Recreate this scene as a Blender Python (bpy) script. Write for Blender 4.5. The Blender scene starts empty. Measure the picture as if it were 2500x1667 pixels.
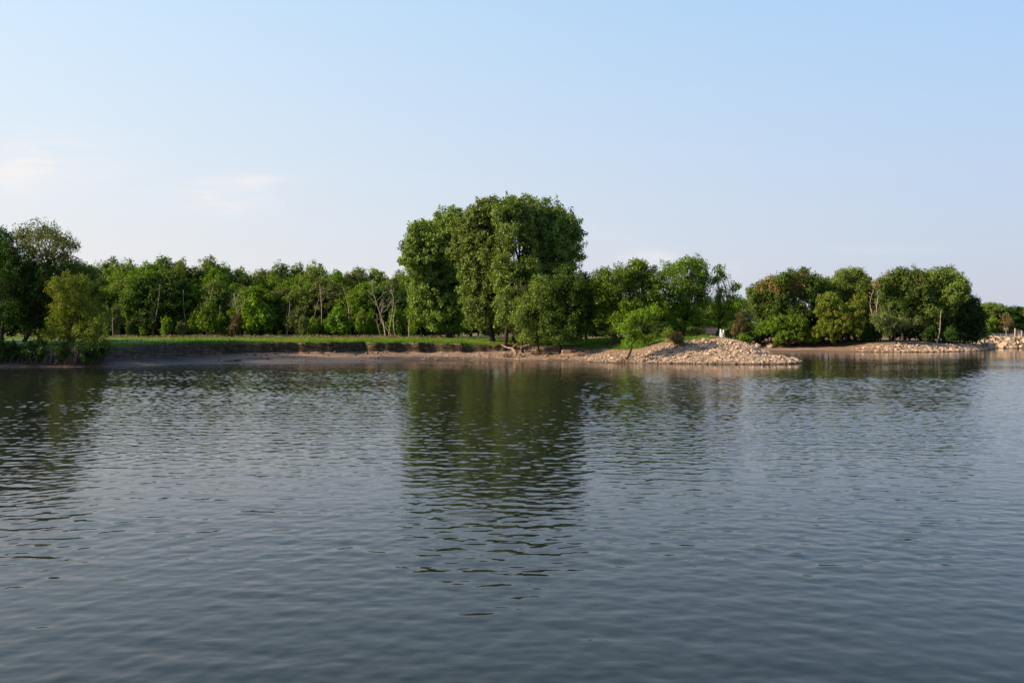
import bpy, math, random
import numpy as np
from mathutils import Vector
R = math.radians
rng = np.random.default_rng(7)
random.seed(7)
sc = bpy.context.scene
col = sc.collection

# ------------------------------------------------------------------ camera, sky, sun
EYE = 4.0; F = 2000.0; CX = 1250.0; HY = 812.0          # metres, pixels of the 2500 px wide photograph
cam_d = bpy.data.cameras.new('camera'); cam = bpy.data.objects.new('camera', cam_d); col.objects.link(cam)
cam_d.sensor_width = 36.0; cam_d.lens = 36.0 * F / 2500.0; cam_d.clip_start = 0.1; cam_d.clip_end = 9000
cam.location = (0, 0, EYE); cam.rotation_euler = (R(90) - math.atan((833.5 - HY) / F), 0, 0)
sc.camera = cam
SUN_EL = R(28); SUN_DIR = Vector((-0.97, -0.21, 0)).normalized()       # horizontal direction towards the sun
to_sun = Vector((SUN_DIR.x * math.cos(SUN_EL), SUN_DIR.y * math.cos(SUN_EL), math.sin(SUN_EL)))
sd = bpy.data.lights.new('sun', 'SUN'); sd.energy = 5.0; sd.angle = R(0.6); sd.color = (1.0, 0.79, 0.54)
sun = bpy.data.objects.new('sun', sd); col.objects.link(sun)
sun.rotation_euler = to_sun.to_track_quat('Z', 'Y').to_euler()
sc.view_settings.view_transform = 'Standard'; sc.view_settings.look = 'None'
sc.view_settings.gamma = 1.0; sc.view_settings.exposure = 0.95
world = bpy.data.worlds.new('World'); sc.world = world; world.use_nodes = True

class NG:
    """small helper to write node graphs as expressions"""
    def __init__(s, tree): s.t = tree; s.n = tree.nodes; s.l = tree.links
    def node(s, typ, **kw):
        nd = s.n.new(typ)
        for k, v in kw.items(): setattr(nd, k, v)
        return nd
    def put(s, sock, v):
        if isinstance(v, bpy.types.NodeSocket): s.l.new(v, sock)
        elif v is not None: sock.default_value = v
    def math(s, op, a, b=None, c=None, clamp=False):
        nd = s.node('ShaderNodeMath', operation=op, use_clamp=clamp)
        s.put(nd.inputs[0], a)
        if b is not None: s.put(nd.inputs[1], b)
        if c is not None: s.put(nd.inputs[2], c)
        return nd.outputs[0]
    def vmath(s, op, a, b=None, out=0):
        nd = s.node('ShaderNodeVectorMath', operation=op)
        s.put(nd.inputs[0], a)
        if b is not None: s.put(nd.inputs[3 if op == 'SCALE' else 1], b)
        return nd.outputs[out]
    def noise(s, vec, scale, detail=2.0, rough=0.5, out='Fac'):
        nd = s.node('ShaderNodeTexNoise')
        s.put(nd.inputs['Vector'], vec); nd.inputs['Scale'].default_value = scale
        nd.inputs['Detail'].default_value = detail; nd.inputs['Roughness'].default_value = rough
        return nd.outputs[out]
    def mix(s, fac, a, b, blend='MIX'):
        nd = s.node('ShaderNodeMix', data_type='RGBA', blend_type=blend)
        s.put(nd.inputs[0], fac); s.put(nd.inputs[6], a); s.put(nd.inputs[7], b)
        return nd.outputs[2]
    def ramp(s, fac, stops):
        nd = s.node('ShaderNodeValToRGB'); cr = nd.color_ramp
        while len(cr.elements) < len(stops): cr.elements.new(0.5)
        for e, (p, c) in zip(cr.elements, stops): e.position = p; e.color = c if len(c) == 4 else (*c, 1)
        s.put(nd.inputs[0], fac); return nd.outputs[0]
    def mapr(s, v, a, b, c=0.0, d=1.0, smooth=True):
        nd = s.node('ShaderNodeMapRange', interpolation_type='SMOOTHSTEP' if smooth else 'LINEAR')
        s.put(nd.inputs[0], v)
        for i, q in zip((1, 2, 3, 4), (a, b, c, d)): nd.inputs[i].default_value = q
        return nd.outputs[0]
    def mapping(s, vec, scale=(1, 1, 1), loc=(0, 0, 0)):
        nd = s.node('ShaderNodeMapping'); s.put(nd.inputs[0], vec)
        nd.inputs['Scale'].default_value = scale; nd.inputs['Location'].default_value = loc
        return nd.outputs[0]
    def sep(s, v):
        nd = s.node('ShaderNodeSeparateXYZ'); s.put(nd.inputs[0], v); return nd.outputs
    def comb(s, x, y, z):
        nd = s.node('ShaderNodeCombineXYZ')
        for i, q in enumerate((x, y, z)): s.put(nd.inputs[i], q)
        return nd.outputs[0]
def rgb(*c): return (*c, 1.0)

def build_world():
    g = NG(world.node_tree)
    bg = next(n for n in g.n if n.type == 'BACKGROUND')
    sky = g.node('ShaderNodeTexSky', sky_type='NISHITA')
    sky.sun_disc = False; sky.sun_elevation = SUN_EL
    sky.sun_rotation = math.atan2(SUN_DIR.x, SUN_DIR.y)
    sky.altitude = 150; sky.air_density = 1.0; sky.dust_density = 0.6; sky.ozone_density = 1.6
    tc = g.node('ShaderNodeTexCoord').outputs['Generated']
    x, y, z = g.sep(tc)
    zc = g.math('MAXIMUM', z, 0.0)
    # thin lavender-white veil low over the horizon, as on a humid evening
    hz = g.mapr(z, 0.46, 0.03, smooth=False)
    lft = g.mapr(x, 0.5, -0.62, smooth=False)
    veil = g.math('MULTIPLY', g.mapr(z, 0.85, 0.40), g.math('ADD', 0.78, g.math('MULTIPLY', hz, 0.22)))
    hi = g.mix(lft, rgb(1.22, 2.12, 3.2), rgb(2.2, 2.95, 3.5)); lo = g.mix(lft, rgb(2.08, 2.18, 2.5), rgb(3.05, 2.9, 2.82))
    c = g.mix(veil, sky.outputs[0], g.mix(hz, hi, lo))
    # faint wisps of cloud
    yy = g.math('MAXIMUM', y, 0.05)
    u = g.math('DIVIDE', x, yy); v = g.math('DIVIDE', z, yy)
    uv = g.comb(u, v, 0.0)
    nz = g.noise(g.mapping(uv, (9, 34, 1)), 1.0, 6, 0.6)
    nz2 = g.noise(g.mapping(uv, (14, 60, 1), (3, 1, 0)), 1.0, 5, 0.65)
    tot = None
    for (cu, cv, su, sv, a) in ((-0.61, 0.205, 0.10, 0.034, 1.4), (-0.355, 0.165, 0.055, 0.022, 1.0), (-0.31, 0.185, 0.05, 0.008, .6),
                                (0.165, 0.094, 0.035, 0.008, 0.5), (0.19, 0.086, .05, .007, .4), (0.272, 0.079, 0.012, 0.006, 0.7), (0.02, 0.116, 0.12, 0.02, 0.25), (0.45,0.1,0.1,0.006,.2)):
        du = g.math('DIVIDE', g.math('SUBTRACT', u, cu), su); dv = g.math('DIVIDE', g.math('SUBTRACT', v, cv), sv)
        e = g.math('ADD', g.math('MULTIPLY', du, du), g.math('MULTIPLY', dv, dv))
        m = g.math('MULTIPLY', g.math('EXPONENT', g.math('MULTIPLY', e, -1.0)), a)
        tot = m if tot is None else g.math('ADD', tot, m)
    wis = g.math('MULTIPLY', tot, g.mapr(g.math('MULTIPLY', g.math('ADD', nz, nz2), 0.5), 0.36, 0.66), clamp=True)
    wis = g.math('MULTIPLY', wis, 0.8)
    c = g.mix(wis, c, rgb(*CLOUD_C))
    g.l.new(c, bg.inputs[0]); bg.inputs[1].default_value = SKY_S
SKY_S = 0.15; CLOUD_C = (3.25, 3.12, 3.1)
build_world()

# ------------------------------------------------------------------ helpers
def at(px, py, D):                                       # a pixel of the photograph at depth D, in metres
    return np.array(((px - CX) / F * D, D, EYE + (HY - py) / F * D))
def tag(o, label=None, cat=None, group=None, kind=None):
    if label: o['label'] = label
    if cat: o['category'] = cat
    if group: o['group'] = group
    if kind: o['kind'] = kind
    return o
def empty(name, loc, label, cat, group=None):
    o = bpy.data.objects.new(name, None); col.objects.link(o); o.location = loc
    o.empty_display_size = 0.3
    return tag(o, label, cat, group)
class MB:
    """collects faces of one mesh; every face array is (n,k)"""
    def __init__(s): s.v = []; s.f = {3: [], 4: []}; s.t = {3: [], 4: []}; s.n = 0
    def add(s, v, f, tint=None):
        v = np.asarray(v, float).reshape(-1, 3); f = np.asarray(f, int)
        s.v.append(v); k = f.shape[1]; s.f[k].append(f + s.n); s.n += len(v)
        s.t[k].append(np.full(len(f), 0.5) if tint is None else np.broadcast_to(tint, (len(f),)))
    def tube(s, pts, rad, sides=7, tint=None):
        pts = np.asarray(pts, float); n = len(pts)
        rad = np.broadcast_to(rad, (n,))
        tan = np.gradient(pts, axis=0); tan /= np.linalg.norm(tan, axis=1)[:, None] + 1e-9
        ref = np.array((0.31, 0.95, 0.05)) if abs(tan[:, 1]).mean() < 0.8 else np.array((1., 0, 0.1))
        a = np.cross(tan, ref); a /= np.linalg.norm(a, axis=1)[:, None] + 1e-9; b = np.cross(tan, a)
        th = np.linspace(0, 2 * np.pi, sides, endpoint=False)
        v = (pts[:, None] + rad[:, None, None] * (np.cos(th)[None, :, None] * a[:, None] + np.sin(th)[None, :, None] * b[:, None])).reshape(-1, 3)
        i = np.arange(n - 1)[:, None] * sides + np.arange(sides)[None]; j = np.arange(n - 1)[:, None] * sides + (np.arange(sides)[None] + 1) % sides
        s.add(v, np.stack((i, j, j + sides, i + sides), -1).reshape(-1, 4), tint)
        for e, o in ((pts[0], 0), (pts[-1], (n - 1) * sides)):
            ring = v[o:o + sides]; vv = np.vstack((ring, e)); k = np.arange(sides)
            s.add(vv, np.stack((k, (k + 1) % sides, np.full(sides, sides)), -1), tint)
    def box(s, c, d, rz=0.0, tint=None):
        c = np.array(c, float); hx, hy, hz = np.array(d) / 2.0
        v = np.array([(x, y, z) for x in (-hx, hx) for y in (-hy, hy) for z in (-hz, hz)])
        cr, sr = math.cos(rz), math.sin(rz); v = np.stack((v[:, 0] * cr - v[:, 1] * sr, v[:, 0] * sr + v[:, 1] * cr, v[:, 2]), -1) + c
        s.add(v, [(0, 1, 3, 2), (4, 6, 7, 5), (0, 4, 5, 1), (2, 3, 7, 6), (0, 2, 6, 4), (1, 5, 7, 3)], tint)
    def build(s, name, mat, parent=None, smooth=False, origin=None):
        v = np.vstack(s.v)
        if origin is not None: v = v - np.asarray(origin, float)
        me = bpy.data.meshes.new(name)
        F3 = np.vstack(s.f[3]) if s.f[3] else np.zeros((0, 3), int); F4 = np.vstack(s.f[4]) if s.f[4] else np.zeros((0, 4), int)
        t = np.concatenate(s.t[3] + s.t[4]) if (s.t[3] or s.t[4]) else np.zeros(0)
        me.vertices.add(len(v)); me.vertices.foreach_set('co', v.astype(np.float32).ravel())
        loops = np.concatenate((F3.ravel(), F4.ravel())).astype(np.int32)
        me.loops.add(len(loops)); me.loops.foreach_set('vertex_index', loops)
        st = np.concatenate((np.arange(len(F3)) * 3, len(F3) * 3 + np.arange(len(F4)) * 4)).astype(np.int32)
        me.polygons.add(len(st)); me.polygons.foreach_set('loop_start', st)
        me.update(calc_edges=True)
        at_ = me.attributes.new('tint', 'FLOAT', 'FACE'); at_.data.foreach_set('value', t.astype(np.float32))
        me.polygons.foreach_set('use_smooth', np.full(len(st), smooth, bool))
        me.materials.append(mat); me.validate()
        o = bpy.data.objects.new(name, me); col.objects.link(o)
        if parent is not None: o.parent = parent
        elif origin is not None: o.location = origin
        return o
_P = np.random.default_rng(5).random((256, 256))
def vn(x, y):
    xi = np.floor(x).astype(int); yi = np.floor(y).astype(int); fx = x - xi; fy = y - yi; fx = fx * fx * (3 - 2 * fx); fy = fy * fy * (3 - 2 * fy)
    a = _P[xi % 256, yi % 256]; b = _P[(xi + 1) % 256, yi % 256]; c = _P[xi % 256, (yi + 1) % 256]; d = _P[(xi + 1) % 256, (yi + 1) % 256]
    return (a * (1 - fx) + b * fx) * (1 - fy) + (c * (1 - fx) + d * fx) * fy
def wob(x, y, s=1.0, k=0.0):                             # smooth fractal noise in about -1..1
    x = np.asarray(x, float) * s + 37.3 * k + 500; y = np.asarray(y, float) * s + 11.7 * k + 500
    return (vn(x, y) + .55 * vn(x * 2.1 + 9, y * 2.1) + .3 * vn(x * 4.3, y * 4.3 + 5)) / .925 - 1.0
# ------------------------------------------------------------------ materials
def mat(name): m = bpy.data.materials.new(name); m.use_nodes = True; g = NG(m.node_tree); g.n.clear(); g.out = g.node('ShaderNodeOutputMaterial'); return m, g
def leaf_mat(name, dark, light, trans=0.35, warm=None, warm_amt=0.0, wscale=0.35):
    m, g = mat(name)
    tint = g.node('ShaderNodeAttribute', attribute_name='tint').outputs['Fac']
    oi = g.node('ShaderNodeObjectInfo')
    tco = g.node('ShaderNodeTexCoord').outputs['Object']
    n = g.noise(tco, 0.55, 3)
    f = g.math('ADD', g.math('MULTIPLY', tint, 0.7), g.math('MULTIPLY', g.math('SUBTRACT', n, 0.35), 0.8), clamp=True)
    c = g.mix(f, rgb(*dark), rgb(*light))
    if warm:
        w = g.mapr(g.noise(g.vmath('ADD', tco, g.vmath('SCALE', oi.outputs['Location'], 0.37)), wscale, 2), 0.62 - 0.3 * warm_amt, 0.78 - 0.3 * warm_amt)
        c = g.mix(w, c, rgb(*warm))
    hv = g.node('ShaderNodeHueSaturation'); g.put(hv.inputs['Color'], c)
    g.put(hv.inputs['Hue'], g.math('ADD', 0.487, g.math('MULTIPLY', oi.outputs['Random'], 0.016)))
    g.put(hv.inputs['Value'], g.math('ADD', 0.90, g.math('MULTIPLY', oi.outputs['Random'], 0.35)))
    c = hv.outputs[0]
    df = g.node('ShaderNodeBsdfDiffuse'); g.put(df.inputs[0], c)
    tr = g.node('ShaderNodeBsdfTranslucent'); g.put(tr.inputs[0], g.mix(1.0, c, rgb(1.25, 1.15, 0.3), 'MULTIPLY'))
    gl = g.node('ShaderNodeBsdfGlossy'); gl.inputs['Roughness'].default_value = 0.45; gl.inputs[0].default_value = rgb(0.9, 1, 0.9)
    a = g.node('ShaderNodeMixShader'); a.inputs[0].default_value = trans; g.l.new(df.outputs[0], a.inputs[1]); g.l.new(tr.outputs[0], a.inputs[2])
    b = g.node('ShaderNodeMixShader'); b.inputs[0].default_value = 0.012; g.l.new(a.outputs[0], b.inputs[1]); g.l.new(gl.outputs[0], b.inputs[2])
    g.l.new(b.outputs[0], g.out.inputs[0]); return m
def solid_mat(name, c1, c2, scale=3.0, rough=0.85, stretch=(1, 1, 1), bump=0.0, metallic=0.0, tinted=False):
    m, g = mat(name)
    tco = g.node('ShaderNodeTexCoord').outputs['Object']
    vec = g.mapping(tco, stretch)
    n = g.mapr(g.noise(vec, scale, 5, 0.6), 0.3, 0.7)
    if tinted:
        t = g.node('ShaderNodeAttribute', attribute_name='tint').outputs['Fac']
        oi = g.node('ShaderNodeObjectInfo').outputs['Random']
        n = g.math('ADD', g.math('MULTIPLY', n, 0.35), g.math('MULTIPLY', g.math('FRACT', g.math('ADD', t, oi)), 0.65), clamp=True)
    p = g.node('ShaderNodeBsdfPrincipled'); bc = g.mix(n, rgb(*c1), rgb(*c2))
    if tinted:
        wz = g.sep(g.node('ShaderNodeNewGeometry').outputs['Position'])[2]
        bc = g.mix(g.mapr(wz, 0.22, 0.06, 0.0, 0.75), bc, rgb(0.035, 0.028, 0.02))
    g.put(p.inputs['Base Color'], bc)
    p.inputs['Roughness'].default_value = rough; p.inputs['Metallic'].default_value = metallic
    p.inputs['Specular IOR Level'].default_value = 0.25
    if bump:
        b = g.node('ShaderNodeBump'); b.inputs['Strength'].default_value = bump; b.inputs['Distance'].default_value = 0.05
        g.l.new(g.noise(vec, scale * 3, 4), b.inputs['Height']); g.l.new(b.outputs[0], p.inputs['Normal'])
    g.l.new(p.outputs[0], g.out.inputs[0]); return m
M = {}
M['cotton'] = leaf_mat('cottonwood_leaf', (0.038, 0.085, 0.014), (0.22, 0.31, 0.068), 0.3)
M['forest'] = leaf_mat('forest_leaf', (0.036, 0.075, 0.012), (0.20, 0.27, 0.05), 0.3, (0.12, 0.13, 0.04), 0.1)
M['maple'] = leaf_mat('maple_leaf', (0.03, 0.0825, 0.006), (0.168, 0.28, 0.0196), 0.35)
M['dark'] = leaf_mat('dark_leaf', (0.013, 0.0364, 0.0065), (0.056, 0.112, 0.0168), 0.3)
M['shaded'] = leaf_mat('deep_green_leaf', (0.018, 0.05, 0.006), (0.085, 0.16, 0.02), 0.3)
M['bright'] = leaf_mat('bright_leaf', (0.054, 0.12, 0.0072), (0.195, 0.3055, 0.0195), 0.4)
M['silver'] = leaf_mat('silver_leaf', (0.05, 0.075, 0.02), (0.16, 0.19, 0.06), 0.3)
M['gold'] = leaf_mat('golden_leaf', (0.055, 0.10, 0.012), (0.22, 0.29, 0.035), 0.35, (0.20, 0.145, 0.03), 0.2)
M['brown'] = leaf_mat('brown_leaf', (0.07, 0.055, 0.025), (0.17, 0.13, 0.05), 0.25)
M['promo'] = leaf_mat('far_leaf', (0.033, 0.075, 0.012), (0.1215, 0.1958, 0.0297), 0.3, (0.27, 0.20, 0.075), 0.2, 0.16)
M['straw'] = leaf_mat('straw', (0.10, 0.075, 0.05), (0.27, 0.21, 0.14), 0.2)
M['bark'] = solid_mat('dark_bark', (0.018, 0.015, 0.012), (0.055, 0.046, 0.037), 2.0, 0.95, (3, 3, .5), 0.5)
M['pale_bark'] = solid_mat('pale_bark', (0.20, 0.15, 0.11), (0.42, 0.35, 0.28), 2.0, 0.9, (2, 2, .5), 0.4)
M['drift'] = solid_mat('driftwood', (0.16, 0.10, 0.065), (0.38, 0.28, 0.19), 3.0, 0.9, (1, 1, 1), 0.5)
M['root'] = solid_mat('root_wood', (0.05, 0.035, 0.025), (0.15, 0.11, 0.08), 3.0, 0.9)
M['rock'] = solid_mat('limestone', (0.055, 0.038, 0.026), (0.50, 0.37, 0.265), 1.6, 0.85, (1, 1, 1), 0.4, tinted=True)
M['grass'] = leaf_mat('grass_blade', (0.04, 0.10, 0.010), (0.14, 0.24, 0.025), 0.4, (0.24, 0.22, 0.08), 0.3, 0.25)
M['weathered'] = solid_mat('weathered_plank', (0.06, 0.045, 0.045), (0.15, 0.12, 0.13), 4.0, 0.8, (0.3, 1, 4))
M['brown_wood'] = solid_mat('brown_wood', (0.045, 0.022, 0.018), (0.09, 0.045, 0.035), 4.0, 0.8)
M['concrete'] = solid_mat('pale_concrete', (0.34, 0.30, 0.27), (0.48, 0.43, 0.39), 2.0, 0.9)
M['cap'] = solid_mat('pale_cap', (0.60, 0.50, 0.44), (0.75, 0.66, 0.6), 2.0, 0.7)
M['steel'] = solid_mat('galvanised_steel', (0.30, 0.32, 0.34), (0.5, 0.52, 0.54), 3.0, 0.45, metallic=0.6)
M['white'] = solid_mat('white_paint', (0.32, 0.32, 0.31), (0.5, 0.5, 0.48), 3.0, 0.5)
M['redpaint'] = solid_mat('red_paint', (0.22, 0.03, 0.03), (0.35, 0.06, 0.05), 3.0, 0.5)

# ------------------------------------------------------------------ land
SH = np.array([(-420, 70), (-150, 86), (-85, 92), (-59, 94.5), (-47.6, 96), (-44, 100), (-40.5, 104.5), (-29.3, 107), (-19.4, 111), (-14, 115.5), (-6, 117.5), (-0.6, 117.6), (8.5, 112.7),
               (13.4, 107.8), (23.5, 104.4), (30.8, 102.8), (34.9, 103.6), (38.3, 107.5), (38.9, 111), (38.2, 116), (38.5, 124), (39.5, 134), (42, 150), (47.5, 168),
               (54.6, 176), (65, 174.5), (71.4, 170), (77.7, 167), (87.6, 169), (99, 176), (110, 189), (115, 197), (119, 205), (123, 210), (130, 208), (160, 203), (400, 190),
               (4000, 100), (4000, 5000), (-4000, 5000), (-4000, 40)], float)
def sdist(x, y):
    x = np.asarray(x, float); y = np.asarray(y, float); best = np.full(x.shape, 1e9); inside = np.zeros(x.shape, bool)
    for i in range(len(SH)):
        ax, ay = SH[i]; bx, by = SH[(i + 1) % len(SH)]; dx, dy = bx - ax, by - ay
        t = np.clip(((x - ax) * dx + (y - ay) * dy) / (dx * dx + dy * dy), 0, 1)
        best = np.minimum(best, np.hypot(x - ax - t * dx, y - ay - t * dy))
        if abs(by - ay) > 1e-9:
            inside ^= ((ay > y) != (by > y)) & (x < dx * (y - ay) / (by - ay + 1e-12) + ax)
    return np.where(inside, best, -best)
ST = [  # x, y, profile (s, z), cliff, kind masks handled below
    (-150, 90, [(0, 0), (1, .4), (2.5, .9), (3.6, 2.3), (6, 2.55), (15, 2.7), (35, 2.95), (80, 3.1)]),
    (-60, 97, [(0, 0), (1, .4), (2.5, .9), (3.8, 2.2), (6, 2.5), (15, 2.7), (35, 2.95), (80, 3.1)]),
    (-50, 98, [(0, 0), (1.5, .35), (3.5, .8), (4.6, 2.2), (6, 2.5), (15, 2.75), (35, 3.0), (80, 3.1)]),
    (-43, 106, [(0, 0), (4, .5), (8, 1.15), (8.6, 1.4), (9.2, 2.45), (12, 2.75), (35, 3.0), (80, 3.1)]),
    (-33, 110, [(0, 0), (5, .45), (10.5, 1.35), (11, 1.55), (11.4, 2.6), (13, 2.8), (35, 3.0), (80, 3.1)]),
    (-24, 114, [(0, 0), (5, .45), (10, 1.35), (10.6, 1.55), (11, 2.6), (13, 2.75), (35, 3.0), (80, 3.1)]),
    (-14, 120, [(0, 0), (4, .45), (7.4, 1.0), (8, 1.25), (8.5, 2.4), (12, 2.6), (30, 2.9), (80, 3.1)]),
    (-5, 122, [(0, 0), (4, .45), (6.6, .95), (7.4, 1.3), (8.0, 2.2), (12, 2.45), (30, 2.8), (80, 3.1)]),
    (2, 122, [(0, 0), (4, .45), (7.0, 1.0), (8.6, 1.5), (9.4, 1.9), (14, 2.25), (30, 2.7), (80, 3.0)]),
    (9, 120, [(0, 0), (5, .6), (10, 1.7), (14, 2.05), (22, 2.45), (40, 2.8), (80, 3.0)]),
    (15, 115, [(0, 0), (5, .8), (12, 2.4), (15, 2.75), (25, 2.9), (80, 3.0)]),
    (24, 112, [(0, 0), (4, 1.15), (9.0, 2.75), (11, 3.1), (14, 3.45), (18, 3.6), (30, 3.1), (80, 3.0)]),
    (29, 120, [(0, 0), (3, .95), (5.5, 1.95), (7.8, 2.9), (9, 3.35), (10.5, 3.6), (16, 3.6), (30, 3.1), (80, 3.0)]),
    (22, 121, [(0, 0), (4, 1.15), (9, 2.7), (11, 3.1), (14, 3.5), (18, 3.6), (30, 3.1), (80, 3.0)]),
    (32, 115, [(0, 0), (3, .8), (5.2, 1.7), (7.5, 2.75), (9, 3.3), (11, 3.6), (30, 3.1), (80, 3.0)]),
    (30, 112, [(0, 0), (3, .95), (8.5, 2.85), (10.5, 3.15), (14, 3.5), (18, 3.6), (30, 3.1), (80, 3.0)]),
    (36, 108, [(0, 0), (1.0, .35), (3, .6), (5.5, 1.1), (9, 2.4), (20, 3.0), (80, 3.0)]),
    (38, 130, [(0, 0), (4, .8), (9, 2.6), (20, 3.0), (80, 3.0)]),
    (45, 160, [(0, 0), (4, 0.8), (8, 1.6), (20, 2.6), (80, 3.0)]),
    (58, 180, [(0, 0), (5, .6), (10, 1.15), (16, 1.7), (30, 2.4), (80, 3.0)]),
    (70, 176, [(0, 0), (5, .6), (10, 1.1), (15, 1.7), (30, 2.4), (80, 3.0)]),
    (80, 171, [(0, 0), (3, .8), (6, 1.5), (10, 2.0), (30, 2.4), (80, 3.0)]),
    (92, 176, [(0, 0), (3, .9), (6, 1.6), (10, 2.1), (30, 2.4), (80, 3.0)]),
    (112, 198, [(0, 0), (3, .9), (6, 1.5), (10, 2.1), (30, 2.4), (80, 3.0)]),
    (128, 214, [(0, 0), (2, .9), (5, 2.0), (8, 2.1), (40, 2.3), (80, 2.6)]),
    (180, 208, [(0, 0), (2, .9), (5, 2.0), (8, 2.1), (40, 2.3), (80, 2.6)])]
def land(x, y, full=False):
    x = np.asarray(x, float); y = np.asarray(y, float)
    s0 = sdist(x, y)
    fade = np.clip((s0 + 3) / 6, 0, 1)
    front = (y < 140) & (x < 5)
    cl = np.where(front, np.clip(1.0 - np.abs(x + 22) / 45.0, 0, 1) ** 0.5, 0.0)
    s = s0 + fade * (0.35 * wob(x, y, 0.55, 1.0) + cl * (1.0 * wob(x + 2.2 * wob(x, y * .1, .21, 5.5), y * 0.3, 0.27, 2.4) + 0.22 * wob(x + .8 * wob(x, y, .6, 1.5), y * .3, 0.9, 0.7)))
    # one gully that cuts the bank and a slump near it
    gul = np.exp(-((x + 22.5) / 0.9) ** 2) + 0.7 * np.exp(-((x + 38.6) / 1.3) ** 2) + 0.45 * np.exp(-((x + 12.0) / 1.6) ** 2)
    s = s - np.where(front, gul * 1.8 * np.clip((s0 - 6) / 3, 0, 1), 0)
    num = np.zeros(x.shape); den = np.zeros(x.shape)
    for (ax, ay, pr) in ST:
        w = 1.0 / ((x - ax) ** 2 + 0.5 * (y - ay) ** 2 + 4.0) ** 2
        ps = np.array([(-60, -6), (-3, -0.6)] + pr + [(400, 3.6), (5000, 5)])
        num += w * np.interp(s, ps[:, 0], ps[:, 1]); den += w
    z = num / den
    fx = [-150, -60, -50, -45, -38, -24, -14, -5, 0, 5, 9, 400]
    sb = np.interp(x, fx, [2.2, 2.2, 3.2, 6, 10.0, 10.5, 7.8, 7.2, 8.2, 10.5, 11, 11]); zb = np.interp(x, fx, [.75, .75, .8, .85, 1.08, 1.15, .95, .95, 1.15, 1.6, 1.8, 1.8])
    zt = np.interp(x, fx, [2.5, 2.5, 2.5, 2.58, 2.62, 2.62, 2.5, 2.3, 2.15, 2.05, 2.1, 2.1]); cw = np.interp(x, fx, [.9, .9, .7, .5, .35, .35, .35, .5, 1.0, 2.0, 3.0, 3.0])
    zt = zt + cl * (.13 * wob(x, y * .2, .5, 8.0)); zb = zb + cl * (.16 * wob(x, y * .2, .7, 9.0)); cw = cw * (1.0 + 1.2 * np.clip(wob(x, y * .2, .45, 10.0), 0, 1))
    fz = np.where(s < sb, zb * s / sb, np.where(s < sb + cw, zb + (zt - zb) * (s - sb) / cw, zt + (3.1 - zt) * (1 - np.exp(-np.maximum(s - sb - cw, 0) / 14))))
    fz = np.where(s < 0, z, fz)
    wf = np.clip((8 - x) / 5, 0, 1) * (x < 8)
    z = z * (1 - wf) + fz * wf
    z = z + np.where(s0 > 0, 0.03 * wob(x, y, 2.1, 4) + 0.05 * wob(x, y, .7, 5), 0) * np.clip(s0 / 2, 0, 1)
    return (z, s) if full else z
def gz(x, y): return float(land(np.array([x]), np.array([y]))[0])

LX = [-150, -60, -50, -45, -38, -24, -14, -5, 0, 5, 9, 15, 24, 32, 38, 45, 60, 80, 120]
LS = [3.1, 3.1, 3.9, 6.5, 10.35, 10.85, 8.15, 7.7, 9.2, 12.0, 11.0, 8.2, 9.0, 9.9, 7, 9, 15, 8, 6.5]
def ground():
    xs = np.concatenate((np.array([-4000, -2500, -1500, -900, -500, -300]), np.arange(-200, -75, 2.5), np.arange(-75, 45, 0.24), np.arange(45, 135, 0.7), np.arange(135, 200, 3), np.array([230, 300, 450, 800, 1500, 2600, 4000])))
    ys = np.concatenate((np.arange(60, 92, 2.0), np.arange(92, 131, 0.2), np.arange(131, 165, 0.6), np.arange(165, 222, 0.5), np.arange(222, 300, 4), np.array([330, 400, 520, 700, 1000, 1600, 2600, 4500])))
    X, Y = np.meshgrid(xs, ys); Z, S = land(X, Y, True)
    v = np.stack((X, Y, Z), -1).reshape(-1, 3); nx = len(xs); ny = len(ys)
    i = (np.arange(ny - 1)[:, None] * nx + np.arange(nx - 1)[None]).ravel()
    mb = MB(); mb.add(v, np.stack((i, i + 1, i + 1 + nx, i + nx), -1))
    # masks by place: grass, sand, gravel
    slope = np.hypot(np.gradient(Z, axis=1) / np.gradient(xs)[None], np.gradient(Z, axis=0) / np.gradient(ys)[:, None])
    n1 = wob(X, Y, 1.3, 3.3) * .5 + wob(X, Y, 4.1, 1.2) * .3
    lip = np.interp(X, LX, LS)
    grass = np.clip((S - lip) / 0.5 + n1 * 0.3, 0, 1)
    grass = grass * np.where((Y > 150) & (X > 40), .25, 1) * np.clip((172 - Y) / 10, .3, 1)
    rocky = np.clip((X - 14) / 8, 0, 1) * (Y < 150) + np.clip((X - 76) / 3, 0, 1) * (Y > 150)
    wet_shade = np.clip(1 - (S - np.interp(X, [-60, -30, -12, 0], [6, 5.2, 3.0, 1.0])) / 1.5 + n1 * .5, 0, 1) * np.where(X < -6, 1.0, 0.6)
    wet_shade = np.maximum(wet_shade, np.clip((-36 - X + n1 * 3) / 6, 0, 1) * (Y < 140) * (S < 30))  # left bank: shade of the overhanging trees painted in with the mud tone
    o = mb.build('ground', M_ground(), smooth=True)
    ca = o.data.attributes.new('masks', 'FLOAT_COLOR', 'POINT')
    ca.data.foreach_set('color', np.stack((grass, rocky, wet_shade, np.ones_like(X)), -1).astype(np.float32).ravel())
    tag(o, kind='structure'); return o
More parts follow.
